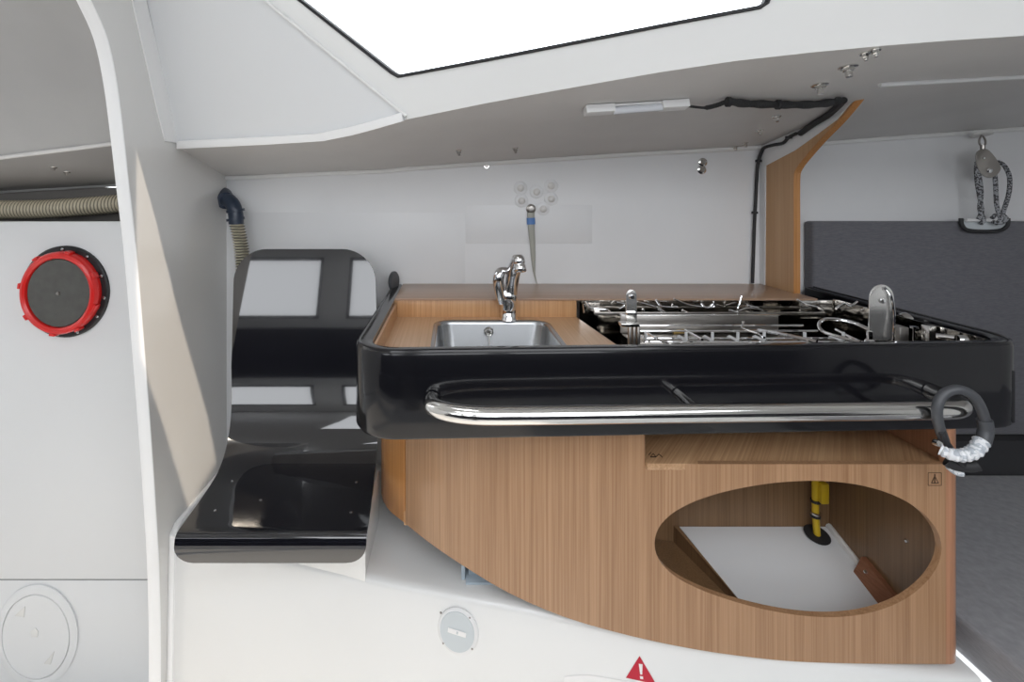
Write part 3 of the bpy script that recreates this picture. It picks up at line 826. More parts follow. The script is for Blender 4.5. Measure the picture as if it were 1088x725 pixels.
# inside of the locker
xi = 1.05
fl0, fl1 = P(719, 558, 1.385), P(882, 560, 1.384)
def floor_z(y): return ZC - .924 - (1.384 - y) * .285
bm = new(); prism(bm, [V((.632, 1.384, floor_z(1.384))), V((xi, 1.384, floor_z(1.384))), V((xi, 1.07, floor_z(1.07))), V((.73, 1.07, floor_z(1.07)))], (0, 0, -.01)); obj('locker_floor', bm, 'panel_w', cab)
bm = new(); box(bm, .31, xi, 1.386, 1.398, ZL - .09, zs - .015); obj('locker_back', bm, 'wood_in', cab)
bm = new(); prism(bm, [V((.616, 1.384, floor_z(1.384) + .003)), V((.718, 1.075, floor_z(1.075) + .003)), V((.718, 1.075, ZL - .04)), V((.616, 1.384, ZL - .04))], (.0115, 0, 0)); obj('locker_divider', bm, 'wood_in', cab)
bm = new(); prism(bm, [V((.33, 1.16, ZL + .012)), V((.47, 1.095, ZL + .005)), V((.715, 1.075, ZL - .045)), V((.615, 1.384, ZL - .02)), V((.33, 1.384, ZL + .012))], (0, 0, .005)); obj('locker_base_board', bm, 'wood_in', cab)
bm = new(); box(bm, .318, .33, 1.13, 1.384, ZL + .001, zs - .016); obj('locker_end', bm, 'wood_in', cab)
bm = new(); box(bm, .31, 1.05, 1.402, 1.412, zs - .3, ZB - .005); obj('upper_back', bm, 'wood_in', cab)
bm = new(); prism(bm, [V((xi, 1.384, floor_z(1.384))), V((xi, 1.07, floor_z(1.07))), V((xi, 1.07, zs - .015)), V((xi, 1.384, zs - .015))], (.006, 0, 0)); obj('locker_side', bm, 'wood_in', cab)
bm = new(); a, b = V((xi - .006, 1.383, floor_z(1.383) + .004)), V((xi - .006, 1.268, floor_z(1.268) + .004)); tube(bm, [a, b], .008, 8); obj('sealant_fillet', bm, 'sealant', cab)
bm = new(); prism(bm, [V((xi, 1.265, floor_z(1.265))), V((xi, 1.265, floor_z(1.265) + .038)), V((xi - .012, 1.265, floor_z(1.265) + .038)), V((xi - .032, 1.265, floor_z(1.265) + .0))], V((0, -.19, floor_z(1.075) - floor_z(1.265))), .0015)
cl = obj('cleat', bm, 'cleat', cab)
bm = new(); lathe(bm, [(0, 0), (.005, 0), (.004, .0035), (0, .005)], V((xi - .020, 1.24, floor_z(1.24) + .024)), (-.9, 0, .5), 14); obj('screw', bm, 'chrome', cl)
bm = new(); lathe(bm, [(0, 0), (.005, 0), (.004, .004), (0, .005)], P(925, 470, 1.08) * 0 + V((xi - .0, 1.15, ZC - .80)), (-1, 0, 0), 14); obj('screw', bm, 'steel', cab)
# shelf-support ledge line left of oval
# pictograms branded in the veneer
def pq(px, py, off=-.0006):
    r0 = ray(px, py); p_, n_, i_, d_ = BV['front'].ray_cast(EYE, r0); return p_ + V((0, off, 0))
def stroke(bm, pts, w_, fn):
    for (x0_, y0_), (x1_, y1_) in zip(pts, pts[1:]):
        dx, dy = x1_ - x0_, y1_ - y0_; L = math.hypot(dx, dy); nx, ny = -dy / L * w_ / 2, dx / L * w_ / 2
        q = [fn(x0_ + nx, y0_ + ny), fn(x1_ + nx, y1_ + ny), fn(x1_ - nx, y1_ - ny), fn(x0_ - nx, y0_ - ny)]
        prism(bm, q, (0, .0004, 0))
bm = new()
stroke(bm, [(986, 502.5), (1000, 502.5), (1000, 516), (986, 516), (986, 502.5)], .5, pq)
stroke(bm, [(993, 504), (993, 513)], 1.2, pq); stroke(bm, [(993, 506), (989.5, 513.5), (997, 513.5), (993, 506)], .8, pq)
tag(obj('flame_pictogram', bm, 'ink'), 'small dark square pictogram on the cabinet front, upper right of the oval', 'pictogram')
def ps(x, y): 
    d_ = (ZC - zs) * F / (y - CY); p_ = P(x, y, d_); p_.z += .0006; return p_
bm = new()
for pts in ([(691, 486), (694, 482.5), (697, 486), (691, 486)], [(697, 486), (700, 483), (704, 486.5)], [(689, 484), (692, 481)]):
    for (x0_, y0_), (x1_, y1_) in zip(pts, pts[1:]):
        q = [ps(x0_, y0_ - .5), ps(x1_, y1_ - .5), ps(x1_, y1_ + .6), ps(x0_, y0_ + .6)]
        prism(bm, q, (0, 0, .0003))
tag(obj('shelf_pictogram', bm, 'ink'), 'tiny dark pictogram at the left end of the shelf slot', 'pictogram')

# gas cock in the locker
gb = P(868, 564, 1.355); gb.z = floor_z(1.355) + .004
gt = thing('gas_cock', 'yellow gas pipe and shut-off cock rising through the locker floor', 'pipe', gb)
bm = new(); lathe(bm, [(0, .001), (.030, .001), (.031, .003), (.026, .004), (0, .004)], gb, (0, -.28, 1), 28); obj('grommet', bm, 'rubber', gt)
bm = new(); tube(bm, [gb + V((0, 0, .002)), gb + V((-.004, 0, .06)), gb + V((-.006, 0, .20))], .0085, 14); pi = obj('pipe', bm, 'yellow', gt)
for dz, m_ in ((.050, 'rubber'), (.058, 'steel'), (.090, 'rubber')):
    bm = new(); lathe(bm, [(0, 0), (.012, 0), (.0125, .002), (.0125, .005), (.012, .007), (0, .007)], gb + V((-.004, 0, dz)), (0, 0, 1), 18); obj('pipe_clip', bm, m_, pi)
bm = new(); box(bm, gb.x - .002, gb.x + .020, gb.y - .02, gb.y + .004, gb.z + .095, gb.z + .150, .004); obj('cock_handle', bm, 'yellow', gt)

# ================================================================== GRAB RAIL
zr = ZC - .413
gr = thing('grab_rail', 'polished stainless grab rail across the black counter front', 'rail', (.5, .95, zr))
yl, yr_ = .927, .955
bar = [P(459, 430, .9985), P(458.5, 431, .985), P(462, 434, .965), P(476, 439, .945), P(500, 442, .932)]
bar = [V((p.x, p.y, zr)) for p in bar]
xr_end = (1026 - CX) * 1.0 / F
bar += [V((x, .927 + (x - .03) * .028, zr)) for x in (.1, .3, .5, .7, .85)]
bar += [V((.945, .953, zr)), V((.975, .960, zr)), V((.992, .974, zr)), V((1.000, 1.0, zr)), V((1.0, 1.042, zr))]
bm = new(); tube(bm, spline(bar, 6), .0172, 24); obj('bar', bm, 'steel', gr)
bm = new(); a = V((.462, 1.0205, zr + .004)); b = V((.468, .95, zr)); tube(bm, [a, b], .0105, 16); obj('middle_stanchion', bm, 'steel', gr)

# hose loop with white whipping around the rail's right end
lp_ = thing('whipped_loop', 'grey hose loop bound with white tape around the right end of the rail', 'loop', P(1022, 470, .93))
c = [P(1003, 468, .945), P(997, 450, .926), P(996, 432, .924), P(1003, 419, .925), P(1018, 414, .92), P(1034, 421, .92), P(1044, 438, .925), P(1047, 455, .93)]
bm = new(); tube(bm, spline(c, 6), .0085, 14); obj('hose', bm, 'hosegrey', lp_)
bm = new(); tube(bm, spline([P(1046, 446, .928), P(1047.5, 458, .928), P(1044, 471, .925)], 5), .0115, 14); obj('hose_sleeve', bm, 'hosegrey', lp_)
bm = new(); cc = spline([P(1043, 469, .925), P(1036, 479, .92), P(1024, 484, .918), P(1010, 483, .92), P(999, 478, .93)], 7)
tube(bm, cc, [.0125 + .0012 * math.sin(i * 2.1) - .003 * (i / 28) for i in range(29)], 16); obj('white_whipping', bm, 'tape', lp_)
bm = new(); tube(bm, spline([P(1001, 458, .925), P(1005, 470, .94), P(1016, 485, .95), P(1027, 497, .96)], 5), .008, 12, sx=.6); obj('strap_tail', bm, 'rubber', lp_)
bm = new(); tube(bm, spline([P(1005, 490, .965), P(1015, 495, .96), P(1030, 497, .955), P(1040, 495, .95)], 5), .0095, 12, sx=.7); obj('lower_strap', bm, 'rubber', lp_)
bm = new(); tube(bm, spline([P(1008, 496, .968), P(1016, 502, .965), P(1023, 503, .962)], 5), .006, 12); obj('tape_end', bm, 'tape', lp_)
bm = new(); lathe(bm, [(0, -.005), (.006, -.005), (.0065, 0), (.006, .005), (0, .005)], P(996, 471, .94), (0, -1, .2), 14); obj('toggle_button', bm, 'steel', lp_)

# ================================================================== SEAT
seat = thing('moulded_seat', 'glossy black moulded seat with rounded backrest left of the galley', 'seat', (-.43, 1.4, ZL + .02))
arc = [(1.605, .178), (1.592, .25), (1.572, .36), (1.552, .47), (1.53, .57), (1.508, .64), (1.475, .705), (1.425, .75), (1.36, .772), (1.28, .780), (1.20, .783), (1.165, .784), (1.152, .788), (1.145, .798), (1.143, .82), (1.150, .852)]
arc3 = spline([V((0, a, ZC - b)) for a, b in arc], 5)
L = [0]
for a, b in zip(arc3, arc3[1:]): L.append(L[-1] + (b - a).length)
tot = L[-1]
def lr(s):
    t = s / tot
    tab = [(0, -.70, -.2475), (.38, -.68, -.228), (.5, -.665, -.222), (.7, -.645, -.212), (.9, -.637, -.197), (1, -.636, -.195)]
    for a, b in zip(tab, tab[1:]):
        if t <= b[0]:
            k = (t - a[0]) / (b[0] - a[0]); return a[1] + (b[1] - a[1]) * k, a[2] + (b[2] - a[2]) * k
    return tab[-1][1:]
# extra rows for the rounded ends
ss = sorted(set([0, .001, .003, .006, .011, .018, .027, .038, .05, .065, .08, .095, .11] + [x for x in L if .11 < x < tot - .06] + [tot - x for x in (.06, .05, .04, .03, .02, .012, .006, .002, 0)]))
rows = []
for s in ss:
    i = max(0, min(len(L) - 2, bisect.bisect_right(L, s) - 1)); k = (s - L[i]) / (L[i + 1] - L[i]); p = arc3[i].lerp(arc3[i + 1], k)
    x0, x1 = lr(s); R_ = .105
    ins = R_ - math.sqrt(max(0, R_ ** 2 - (R_ - s) ** 2)) if s < R_ else 0
    i0 = i1 = ins
    e_ = tot - s; R1, R2 = .05, .05
    if e_ < R2: i1 = R2 - math.sqrt(max(0, R2 ** 2 - (R2 - e_) ** 2)); 
    if e_ < .04: i0 = .04 - math.sqrt(max(0, .04 ** 2 - (.04 - e_) ** 2)); 
    rows.append([V((x0 + i0 + (x1 - i1 - x0 - i0) * k_ / 16, p.y, p.z)) for k_ in range(17)])
bm = new(); grid(bm, rows); bmesh.ops.recalc_face_normals(bm, faces=bm.faces[:])
mid = [f for f in bm.faces if f.calc_center_median().y > 1.5]
if sum(f.normal.y for f in mid) > 0: bmesh.ops.reverse_faces(bm, faces=bm.faces[:])
bvh('seat', bm)
thicken(bm, .011); obj('seat_shell', bm, 'carbon', seat, angle=50)
for x, y in ((247, 511.5), (228.5, 543), (277, 531.5), (378.5, 512.5), (373, 544.5)):
    h, n_ = hit(x, y, 'seat', .0002)
    bm = new(); lathe(bm, [(0, 0), (.0035, 0), (.003, .0015), (0, .002)], h, n_, 12); obj('screw', bm, 'chrome', seat)
# pedestal under the seat
bm = new(); prism(bm, [V((-.655, 1.3625, ZL - .03)), V((-.2145, 1.2378, ZL - .03)), V((-.212, 1.46, ZL - .03)), V((-.65, 1.46, ZL - .03))], (0, 0, .174), .006); obj('pedestal', bm, 'gel', seat)

# ================================================================== SIDE PARTITION
x0p, x1p = 1.082, 1.10
near = [(849.5, 314), (849.5, 240), (849.5, 192), (852, 180), (862, 167), (878, 149), (895, 132), (909, 116), (919, 103), (924, 92), (926, 84)]
nearp = spline([on_x(x, y, x1p) for x, y in near], 3)
top = [on_x(924, 84, x1p), on_x(905, 84, x1p) + V((0, 0, 0)), on_x(870, 112, x1p), on_x(820, 150, x1p)]
topp = []
for yy in (1.38, 1.5, 1.62, 1.748):
    hp = BV['soffit'].ray_cast(V((1.08, yy, .9)), V((0, 0, 1)))[0]; topp.append(V((x1p, yy, hp.z)))
poly = nearp + topp + [V((x1p, 1.748, ZT))]
poly = [V((p.x, p.y, max(p.z, ZT + .0002))) for p in poly]
part = thing('end_partition', 'narrow oak partition with curved top standing at the right end of the shelf', 'partition', (1.08, 1.66, ZT))
bm = new(); prism(bm, [V((x0p, p.y, p.z)) for p in poly], (x1p - x0p, 0, 0)); obj('panel', bm, 'wood_part', part)
bm = new(); rows = []
for p in nearp: rows.append([V((x0p - .001, p.y - .002, max(p.z, ZT + .0004))), V((x1p + .001, p.y - .002, max(p.z, ZT + .0004)))])
grid(bm, rows); bmesh.ops.recalc_face_normals(bm, faces=bm.faces[:])
if sum(f.normal.y for f in bm.faces) > 0: bmesh.ops.reverse_faces(bm, faces=bm.faces[:])
thicken(bm, .003); o = obj('edge_banding', bm, 'wood_edge', part); o['label'] = 'orange varnished front edge'
# white fibreglass tabbing over the upper part of the face
X_ = x0p - .003
tb = [(803, 309), (812.5, 309), (813.5, 176), (844, 160), (869, 142), (889, 127), (905, 108), (914, 92), (917, 86)]
tbp = [on_x(x, y, X_) for x, y in tb]
tb_top = []
for yy in (1.40, 1.5, 1.62, 1.747):
    hp = BV['soffit'].ray_cast(V((1.06, yy, .9)), V((0, 0, 1)))[0]; tb_top.append(V((X_, yy, hp.z - .0005)))
bm = new(); prism(bm, [V((p.x, min(p.y, 1.747), max(p.z, ZT + .0004))) for p in tbp] + tb_top, (.0025, 0, 0)); obj('white_tabbing', bm, 'hull', part)

# ================================================================== BERTH CUSHIONS, FORWARD
DC = 1.70
a, b = P(864, 235.5, DC), P(1088, 463, DC)
bm = new(); box(bm, a.x, a.x + 1.25, DC, DC + .048, b.z, a.z, .010, seg=3)
tag(obj('backrest_cushion', bm, 'cloth'), 'upright grey fabric backrest cushion behind the right end of the counter', 'cushion')
bm = new(); box(bm, 1.10, 2.8, 1.665, 1.745, ZC - 1.05, b.z - .001); tag(obj('shadow_panel', bm, 'char'), 'dark charcoal panel coloured as the shade below the upright grey backrest cushion', 'shadow')  # shadow under the backrest is put in as a dark panel
zc_ = ZC - .93
bm = new(); box(bm, 1.115, 2.8, .30, 1.655, zc_ - .085, zc_, .012, seg=3)
tag(obj('berth_cushion', bm, 'cloth2'), 'flat grey berth cushion on the floor-level bunk at the lower right', 'cushion')
bm = new(); box(bm, 1.14, 2.8, .30, 1.66, -.4, zc_ - .087); struct('trim_11', bm, 'gel')
bm = new(); box(bm, .9, 1.139, .55, 1.06, zc_ - .2, ZL - .105 , .004); struct('trim_12', bm, 'gel')

# handle pad in the cushion's top edge
hp_ = thing('strap_handle', 'black-edged pale lifting handle set in the top of the grey backrest', 'handle', P(1046, 246, DC - .01))
def rr2(pts, D, m, name, th, bev=.001):
    b_ = new(); prism(b_, [P(x, y, D) for x, y in pts], (0, th, 0), bev); return obj(name, b_, m, hp_)
bm = new(); tube(bm, spline([P(1021, 232, DC - .01), P(1022, 239, DC - .012), P(1028, 244.5, DC - .014), P(1045, 246, DC - .014), P(1062, 245, DC - .014), P(1070, 240, DC - .012), P(1071, 232, DC - .01)], 5), .0062, 10); obj('black_edging', bm, 'rubber', hp_)
rr2([(1023, 232.5), (1070, 232.5), (1069, 240), (1062, 244.5), (1030, 244.5), (1024, 240)], DC - .010, 'grey_pl', 'pale_pad', .012)
bm = new(); tube(bm, [P(1026, 234, DC - .02), P(1068, 234, DC - .02)], .0055, 10); obj('pale_bar', bm, 'white_pl', hp_)
# tackle
ctop, nn = P(1043, 144, 1.70), V((0, 0, -1))
bl = thing('pulley_block', 'stainless pulley block with flecked grey cord hanging from the deckhead at right', 'pulley', P(1045, 240, 1.68))
bm = new(); lathe(bm, [(0, 0), (.030, 0), (.028, .004), (.010, .006), (0, .006)], P(1043, 142.5, 1.70), (0, -.2, -1), 24); obj('eye_plate', bm, 'sealant', bl)
bm = new(); tube(bm, spline([P(1043, 144, 1.69), P(1040.5, 149, 1.69), P(1041, 153.5, 1.69), P(1044, 155.5, 1.69), P(1047, 153, 1.69), P(1046.5, 148, 1.69)], 5, True), .0028, 8, closed=True); obj('shackle', bm, 'dsteel', bl)
bm = new(); tube(bm, [P(1044, 154, 1.685), P(1044.5, 166, 1.685)], .007, 10); obj('swivel', bm, 'dsteel', bl)
for k, D_ in ((0, 1.665), (1, 1.688)):
    bm = new(); pts = [(1038, 162), (1047, 158), (1054, 163), (1062, 174), (1063.5, 180), (1058, 187), (1050, 189), (1042, 184), (1038, 174)]
    prism(bm, spline([P(x, y, D_) for x, y in pts], 3, True), (0, .003, 0), .0006); obj('cheek_plate', bm, 'dsteel', bl)
bm = new(); lathe(bm, [(0, -.009), (.020, -.009), (.015, 0), (.020, .009), (0, .009)], P(1051, 178, 1.678), (0, 1, 0), 24); obj('sheave', bm, 'dark', bl)
bm = new(); lathe(bm, [(0, 0), (.008, 0), (.009, .003), (.005, .005), (0, .005)], P(1051, 181, 1.6645), (0, -1, 0), 16); obj('axle', bm, 'chrome', bl)
bm = new(); lathe(bm, [(0, 0), (.004, 0), (.0035, .003), (0, .004)], P(1045, 168, 1.6645), (0, -1, 0), 16); obj('rivet', bm, 'chrome', bl)
for pts in ([(1040, 170), (1037.5, 178), (1038.5, 195), (1042, 215), (1043, 225), (1039.5, 233)], [(1038, 172), (1040, 185), (1042.5, 205), (1041, 222), (1045, 233), (1042, 238)],
            [(1057, 184), (1058, 200), (1059, 218), (1063, 232)], [(1060, 172), (1067, 176), (1072.5, 188), (1072, 205), (1067, 222), (1063, 233), (1058, 238)],
            [(1054, 232), (1058, 228.5), (1066, 229), (1069, 233), (1063, 237), (1055, 236)]):
    bm = new(); tube(bm, spline([P(x, y, 1.672) for x, y in pts], 5), .0062, 10); obj('cord', bm, 'rope', bl)

# ================================================================== LEFT FITTINGS
# round port with red ring
pc = P(71, 309.5, DP)
Rr = 48.5 * DP / F
pt_ = thing('round_port', 'round black deck plate with red ring on the white aft panel', 'port', pc)
ksx = .95
bm = new(); lathe(bm, [(0, .0), (Rr, 0), (Rr, .008), (Rr - .004, .011), (Rr - .02, .011), (Rr - .02, .004), (0, .004)], pc + V((0, -.0005, 0)), (0, -1, 0), 56, sx=ksx); obj('black_flange', bm, 'dark', pt_)
r1 = 43 * DP / F
pc2 = pc + V((-.001, 0, 0))
bm = new(); lathe(bm, [(r1, .008), (r1, .034), (r1 - .004, .040), (r1 - .012, .042), (r1 - .020, .038), (r1 - .022, .030), (r1 - .022, .008)], pc2, (0, -1, 0), 56, sx=.93); rg = obj('red_ring', bm, 'red', pt_)
for a in (25, 75, 125, 170, 215, 262, 300, 340):
    a_ = math.radians(a); c = pc2 + V((math.cos(a_) * (r1 + .002) * .93, -.028, math.sin(a_) * (r1 + .002)))
    bm = new(); box(bm, c.x - .004, c.x + .004, c.y - .012, c.y + .012, c.z - .009, c.z + .009, .002, rot=Matrix.Rotation(-a_, 3, 'Y')); obj('ring_lug', bm, 'red', rg)
r2 = r1 - .021
bm = new(); lathe(bm, [(r2, .012), (r2, .030), (r2 - .004, .033), (0, .034)], pc2, (0, -1, 0), 56, sx=.93); obj('smoked_lens', bm, 'lens', pt_)
bm = new(); lathe(bm, [(0, .034), (.006, .034), (.005, .037), (0, .038)], pc2, (0, -1, 0), 16); obj('lens_hub', bm, 'dsteel', pt_)
for a in (-70, -35, -8, 22, 55, 92, 128, 232, 262):
    a_ = math.radians(a); c = pc + V((math.cos(a_) * (Rr - .010) * ksx, -.010, math.sin(a_) * (Rr - .010)))
    bm = new(); lathe(bm, [(0, 0), (.0055, 0), (.005, .004), (.003, .006), (0, .0065)], c, (0, -1, 0), 14); obj('port_screw', bm, 'brushed', pt_)
# inspection hatch
ic = P(40, 675, DP - .002); RI = 54 * DP / F
ih = thing('inspection_hatch', 'round white inspection hatch at the lower left corner', 'hatch', ic)
bm = new(); lathe(bm, [(0, 0), (RI, 0), (RI, .004), (RI - .006, .007), (RI - .026, .008), (RI - .028, .003), (0, .003)], ic, (0, -1, 0), 64, sx=.80); obj('hatch_frame', bm, 'panel_w', ih)
bm = new(); lathe(bm, [(RI - .029, .003), (RI - .031, .008), (RI - .04, .0085), (0, .0085)], ic, (0, -1, 0), 64, sx=.80); lid = obj('hatch_lid', bm, 'panel_w', ih)
for (x, y, pts) in ((22, 650, [(16, 654), (27, 644), (26, 656)]), (51, 700, [(47, 705), (58, 692), (54, 706)]), (37, 673, [(33, 671), (38, 667), (41, 671), (40, 677), (34, 677)])):
    bm = new(); prism(bm, [P(a, b, DP - .0105) for a, b in pts], (0, -.002, 0), .0006); obj('finger_grip', bm, 'gel_gloss', lid)
# beige corrugated hose lying behind the aft panel
def ribbed(bm, pts, r, pitch, amp, seg=16):
    pts = spline(pts, 30); Ls = [0]
    for a, b in zip(pts, pts[1:]): Ls.append(Ls[-1] + (b - a).length)
    out, rs = [], []; n_ = int(Ls[-1] / pitch * 4)
    for k in range(n_ + 1):
        s = Ls[-1] * k / n_; i = max(0, min(len(Ls) - 2, bisect.bisect_right(Ls, s) - 1)); out.append(pts[i].lerp(pts[i + 1], (s - Ls[i]) / (Ls[i + 1] - Ls[i])))
        rs.append(r + amp * (1 if k % 4 == 0 else (-1 if k % 4 == 2 else 0)))
    tube(bm, out, rs, seg)
bm = new(); ribbed(bm, [P(-60, 223, 1.69), P(30, 222.5, 1.69), P(80, 220, 1.69), P(118, 217, 1.70), P(140, 215, 1.70)], .031, .011, .0008)
tag(obj('corrugated_hose', bm, 'hose'), 'beige corrugated hose lying along the top of the aft panel', 'hose')
# vent hose with elbow behind the seat
vh = thing('vent_hose', 'beige ribbed vent hose with dark blue elbow behind the seat', 'hose', P(254, 300, 1.69))
bm = new(); ribbed(bm, [P(251, 236, 1.68), P(255, 255, 1.68), P(258, 280, 1.685), P(259, 330, 1.69)], .0215, .0095, .0038); obj('ribbed_hose', bm, 'hose_v', vh)
bm = new(); tube(bm, spline([P(237, 212, 1.72), P(243, 213, 1.70), P(248, 219, 1.68), P(250.5, 228, 1.675), P(251, 238, 1.675)], 4), .024, 18); el = obj('elbow', bm, 'navy', vh)
bm = new(); tube(bm, [P(237, 208, 1.74), P(240, 213.5, 1.70)], .030, 18); obj('elbow_collar', bm, 'navy', el)
for y in (224, 233):
    bm = new(); tube(bm, [P(250, y - 1.3, 1.675), P(250.4, y + 1.3, 1.675)], .029, 18); obj('hose_clamp', bm, 'navy', el)

# ================================================================== DECKHEAD FITTINGS
# light bar
lb0, nl = hit(624, 113, 'soffit'); lb1, _ = hit(727, 106.5, 'soffit')
li = thing('light_bar', 'slim white strip lamp screwed under the side deck', 'lamp', (lb0 + lb1) / 2 + nl * .006)
dirv = (lb1 - lb0).normalized(); Lb = (lb1 - lb0).length; side = dirv.cross(nl).normalized()
def lbox(name, t0, t1, w0, h, m, h0=0.0):
    b_ = new(); c0 = lb0 + dirv * (t0 * Lb) + nl * h0
    q = [c0 - side * w0, c0 + side * w0, c0 + side * w0 + dirv * ((t1 - t0) * Lb), c0 - side * w0 + dirv * ((t1 - t0) * Lb)]
    prism(b_, q, nl * h, .0015); return obj(name, b_, m, li)
lbox('back_plate', 0.02, .98, .010, .006, 'white_pl', .001)
b_ = new(); tube(b_, [lb0 + dirv * (.26 * Lb) + nl * .016, lb0 + dirv * (.76 * Lb) + nl * .014], .0095, 16); obj('tube_lamp', b_, 'tubeglass', li)
for t0, t1 in ((-.03, .26), (.75, 1.02)): lbox('end_housing', t0, t1, .0155, .020, 'white_pl', .001)
# black sleeved cable: along the soffit, folding back and down the wall
def on_s(x, y, o_=.0135): return hit(x, y, 'soffit', o_)[0]
c1 = [on_s(x, y) for x, y in ((729, 107), (740, 108.5), (750, 109), (762, 106), (773, 102.5), (790, 104.5), (815, 105.5), (840, 106), (865, 105.5), (885, 103), (890, 101))]
wb = thing('sleeved_cable', 'black braided cable running from the strip lamp under the deck and down the wall', 'cable', on_s(840, 106))
bm = new(); s_ = spline(c1, 4); tube(bm, s_, [.0035 if i < 8 else (.006 if i < 16 else .0098 + .0012 * math.sin(i * 1.7)) for i in range(len(s_))], 12); obj('upper_run', bm, 'conduit', wb)
def on_f(x, y, o_=.0105):
    p_ = on_x(x, y, x0p - .003 - o_)
    try: h_ = on_s(x, y, o_)
    except AttributeError: return p_
    return h_ if h_.y < p_.y else p_
c2 = [on_f(x, y) for x, y in ((895, 102.5), (888, 110), (878, 119), (864, 132), (850, 142))]
bm = new(); tube(bm, spline(c2, 5), .0088, 12); obj('folded_run', bm, 'conduit', wb)
c3 = [on_f(x, y, .006) for x, y in ((846, 142), (838, 146), (832, 152), (822, 154), (812, 157), (809, 162))]
c3 += [P(806, 171, 1.738), P(804.5, 182, 1.738), P(803, 210, 1.738), P(801.5, 240, 1.738), P(800.5, 270, 1.738), P(799.5, 301, 1.738)]
bm = new(); tube(bm, spline(c3, 6), .0055, 12); obj('thin_run', bm, 'rubber', wb)
for x, y in ((773, 102.5), (826, 105.5)):
    bm = new(); p = on_s(x, y, .0142); tube(bm, [p + V((-.004, 0, 0)), p + V((.004, 0, 0))], .0125, 12); obj('cable_tie', bm, 'rubber', wb)
for p in (on_f(838, 146, .0125), P(806, 171, 1.736), P(802, 226, 1.738)):
    bm = new(); tube(bm, [p + V((0, 0, -.004)), p + V((0, 0, .004))], .010, 12); obj('cable_tie', bm, 'rubber', wb)

# bolts
def hexnut(bm, o, nrm, r, h):
    lathe(bm, [(0, 0), (r, 0), (r, h * .85), (r * .85, h), (0, h)], o, nrm, 6)
def bolt(px, py, key, rw_, label, group, long=.0, m='dsteel', D=None):
    if key: p, nn_ = hit(px, py, key)
    else: p, nn_ = P(px, py, D), V((0, -1, 0))
    rw = rw_ * 1.15
    t = thing('bolt', label, 'bolt', p, group)
    b_ = new(); lathe(b_, [(0, 0), (rw, 0), (rw, .002), (rw * .9, .003), (0, .003)], p, nn_, 20); obj('washer', b_, 'steel', t)
    b_ = new(); hexnut(b_, p + nn_ * .003, nn_, rw * .62, .007); 
    obj('nut', b_, m, t)
    if long:
        b_ = new(); lathe(b_, [(0, 0), (rw * .38, 0), (rw * .38, long), (rw * .3, long + .001), (0, long + .001)], p + nn_ * .008, nn_, 12); obj('stud', b_, m, t)
    return t
def B(*a, **k): return bolt(*a, **k)
B(901, 71, 'soffit', .0155, 'large steel bolt with long stud under the deck, just above the partition tip', 'deck bolts', .014, 'steel')
B(871, 90, 'soffit', .0155, 'large steel bolt above the fold of the black cable', 'deck bolts', .014, 'steel')
B(919, 56.5, 'soffit', .0085, 'left of the two small bolts near the coaming above the partition', 'deck bolts', .006, 'steel')
B(930, 52.5, 'soffit', .0085, 'right of the two small bolts near the coaming above the partition', 'deck bolts', .006, 'steel')
B(825, 123.5, 'soffit', .0105, 'steel bolt between the two runs of black cable', 'deck bolts', .008, 'steel')
B(807, 138.5, 'soffit', .0100, 'steel bolt under the deck just above where the cable turns down', 'deck bolts', .007, 'steel')
B(792, 152, 'soffit', .0090, 'right bolt of the lowest close pair left of the cable', 'deck bolts', .006, 'steel')
B(781, 156, 'soffit', .0090, 'left bolt of the lowest close pair left of the cable', 'deck bolts', .006, 'steel')
B(746.5, 172.5, None, .0135, 'upper of two stacked dark bolts high on the back wall', 'wall bolts', .003, 'dsteel', D=1.749)
B(745.5, 180.5, None, .0135, 'lower of two stacked dark bolts high on the back wall', 'wall bolts', .003, 'dsteel', D=1.749)
B(487.5, 160, 'soffit', .0095, 'leftmost small bolt under the side deck above the faucet', 'deck bolts', .008, 'dsteel')
B(547.5, 157.5, 'soffit', .0095, 'small bolt under the side deck left of the strip lamp', 'deck bolts', .008, 'dsteel')
B(517, 176.5, None, .0085, 'single small bolt at the top of the wall above the faucet', 'wall bolts', .0, 'dsteel', D=1.749)
B(57, 177.5, 'aft_soffit', .0085, 'left small bolt under the deck seen through the arch', 'aft bolts', .003, 'dsteel')
B(71, 182.5, 'aft_soffit', .0085, 'right small bolt under the deck seen through the arch', 'aft bolts', .003, 'dsteel')
LB = {(553, 200): 'upper left', (570, 204): 'upper middle', (585.5, 197.5): 'upper right', (554, 213.5): 'lower left', (585.5, 211.5): 'middle right', (577, 222): 'lowest right'}
for (x, y), nm in LB.items():
    p = P(x, y, 1.749)
    t = thing('capped_bolt', nm + ' of the six whitened bolts clustered above the faucet', 'bolt', p, 'whitened chainplate bolts')
    b_ = new(); lathe(b_, [(0, 0), (.024, 0), (.021, .002), (.015, .003), (0, .003)], p, (0, -1, 0), 24); obj('sealant_ring', b_, 'hull', t)
    b_ = new(); lathe(b_, [(0, 0), (.0125, 0), (.0125, .004), (.009, .008), (.004, .010), (0, .010)], p + V((0, -.0025, 0)), (0, -1, 0), 18); obj('dome', b_, 'sealant', t)
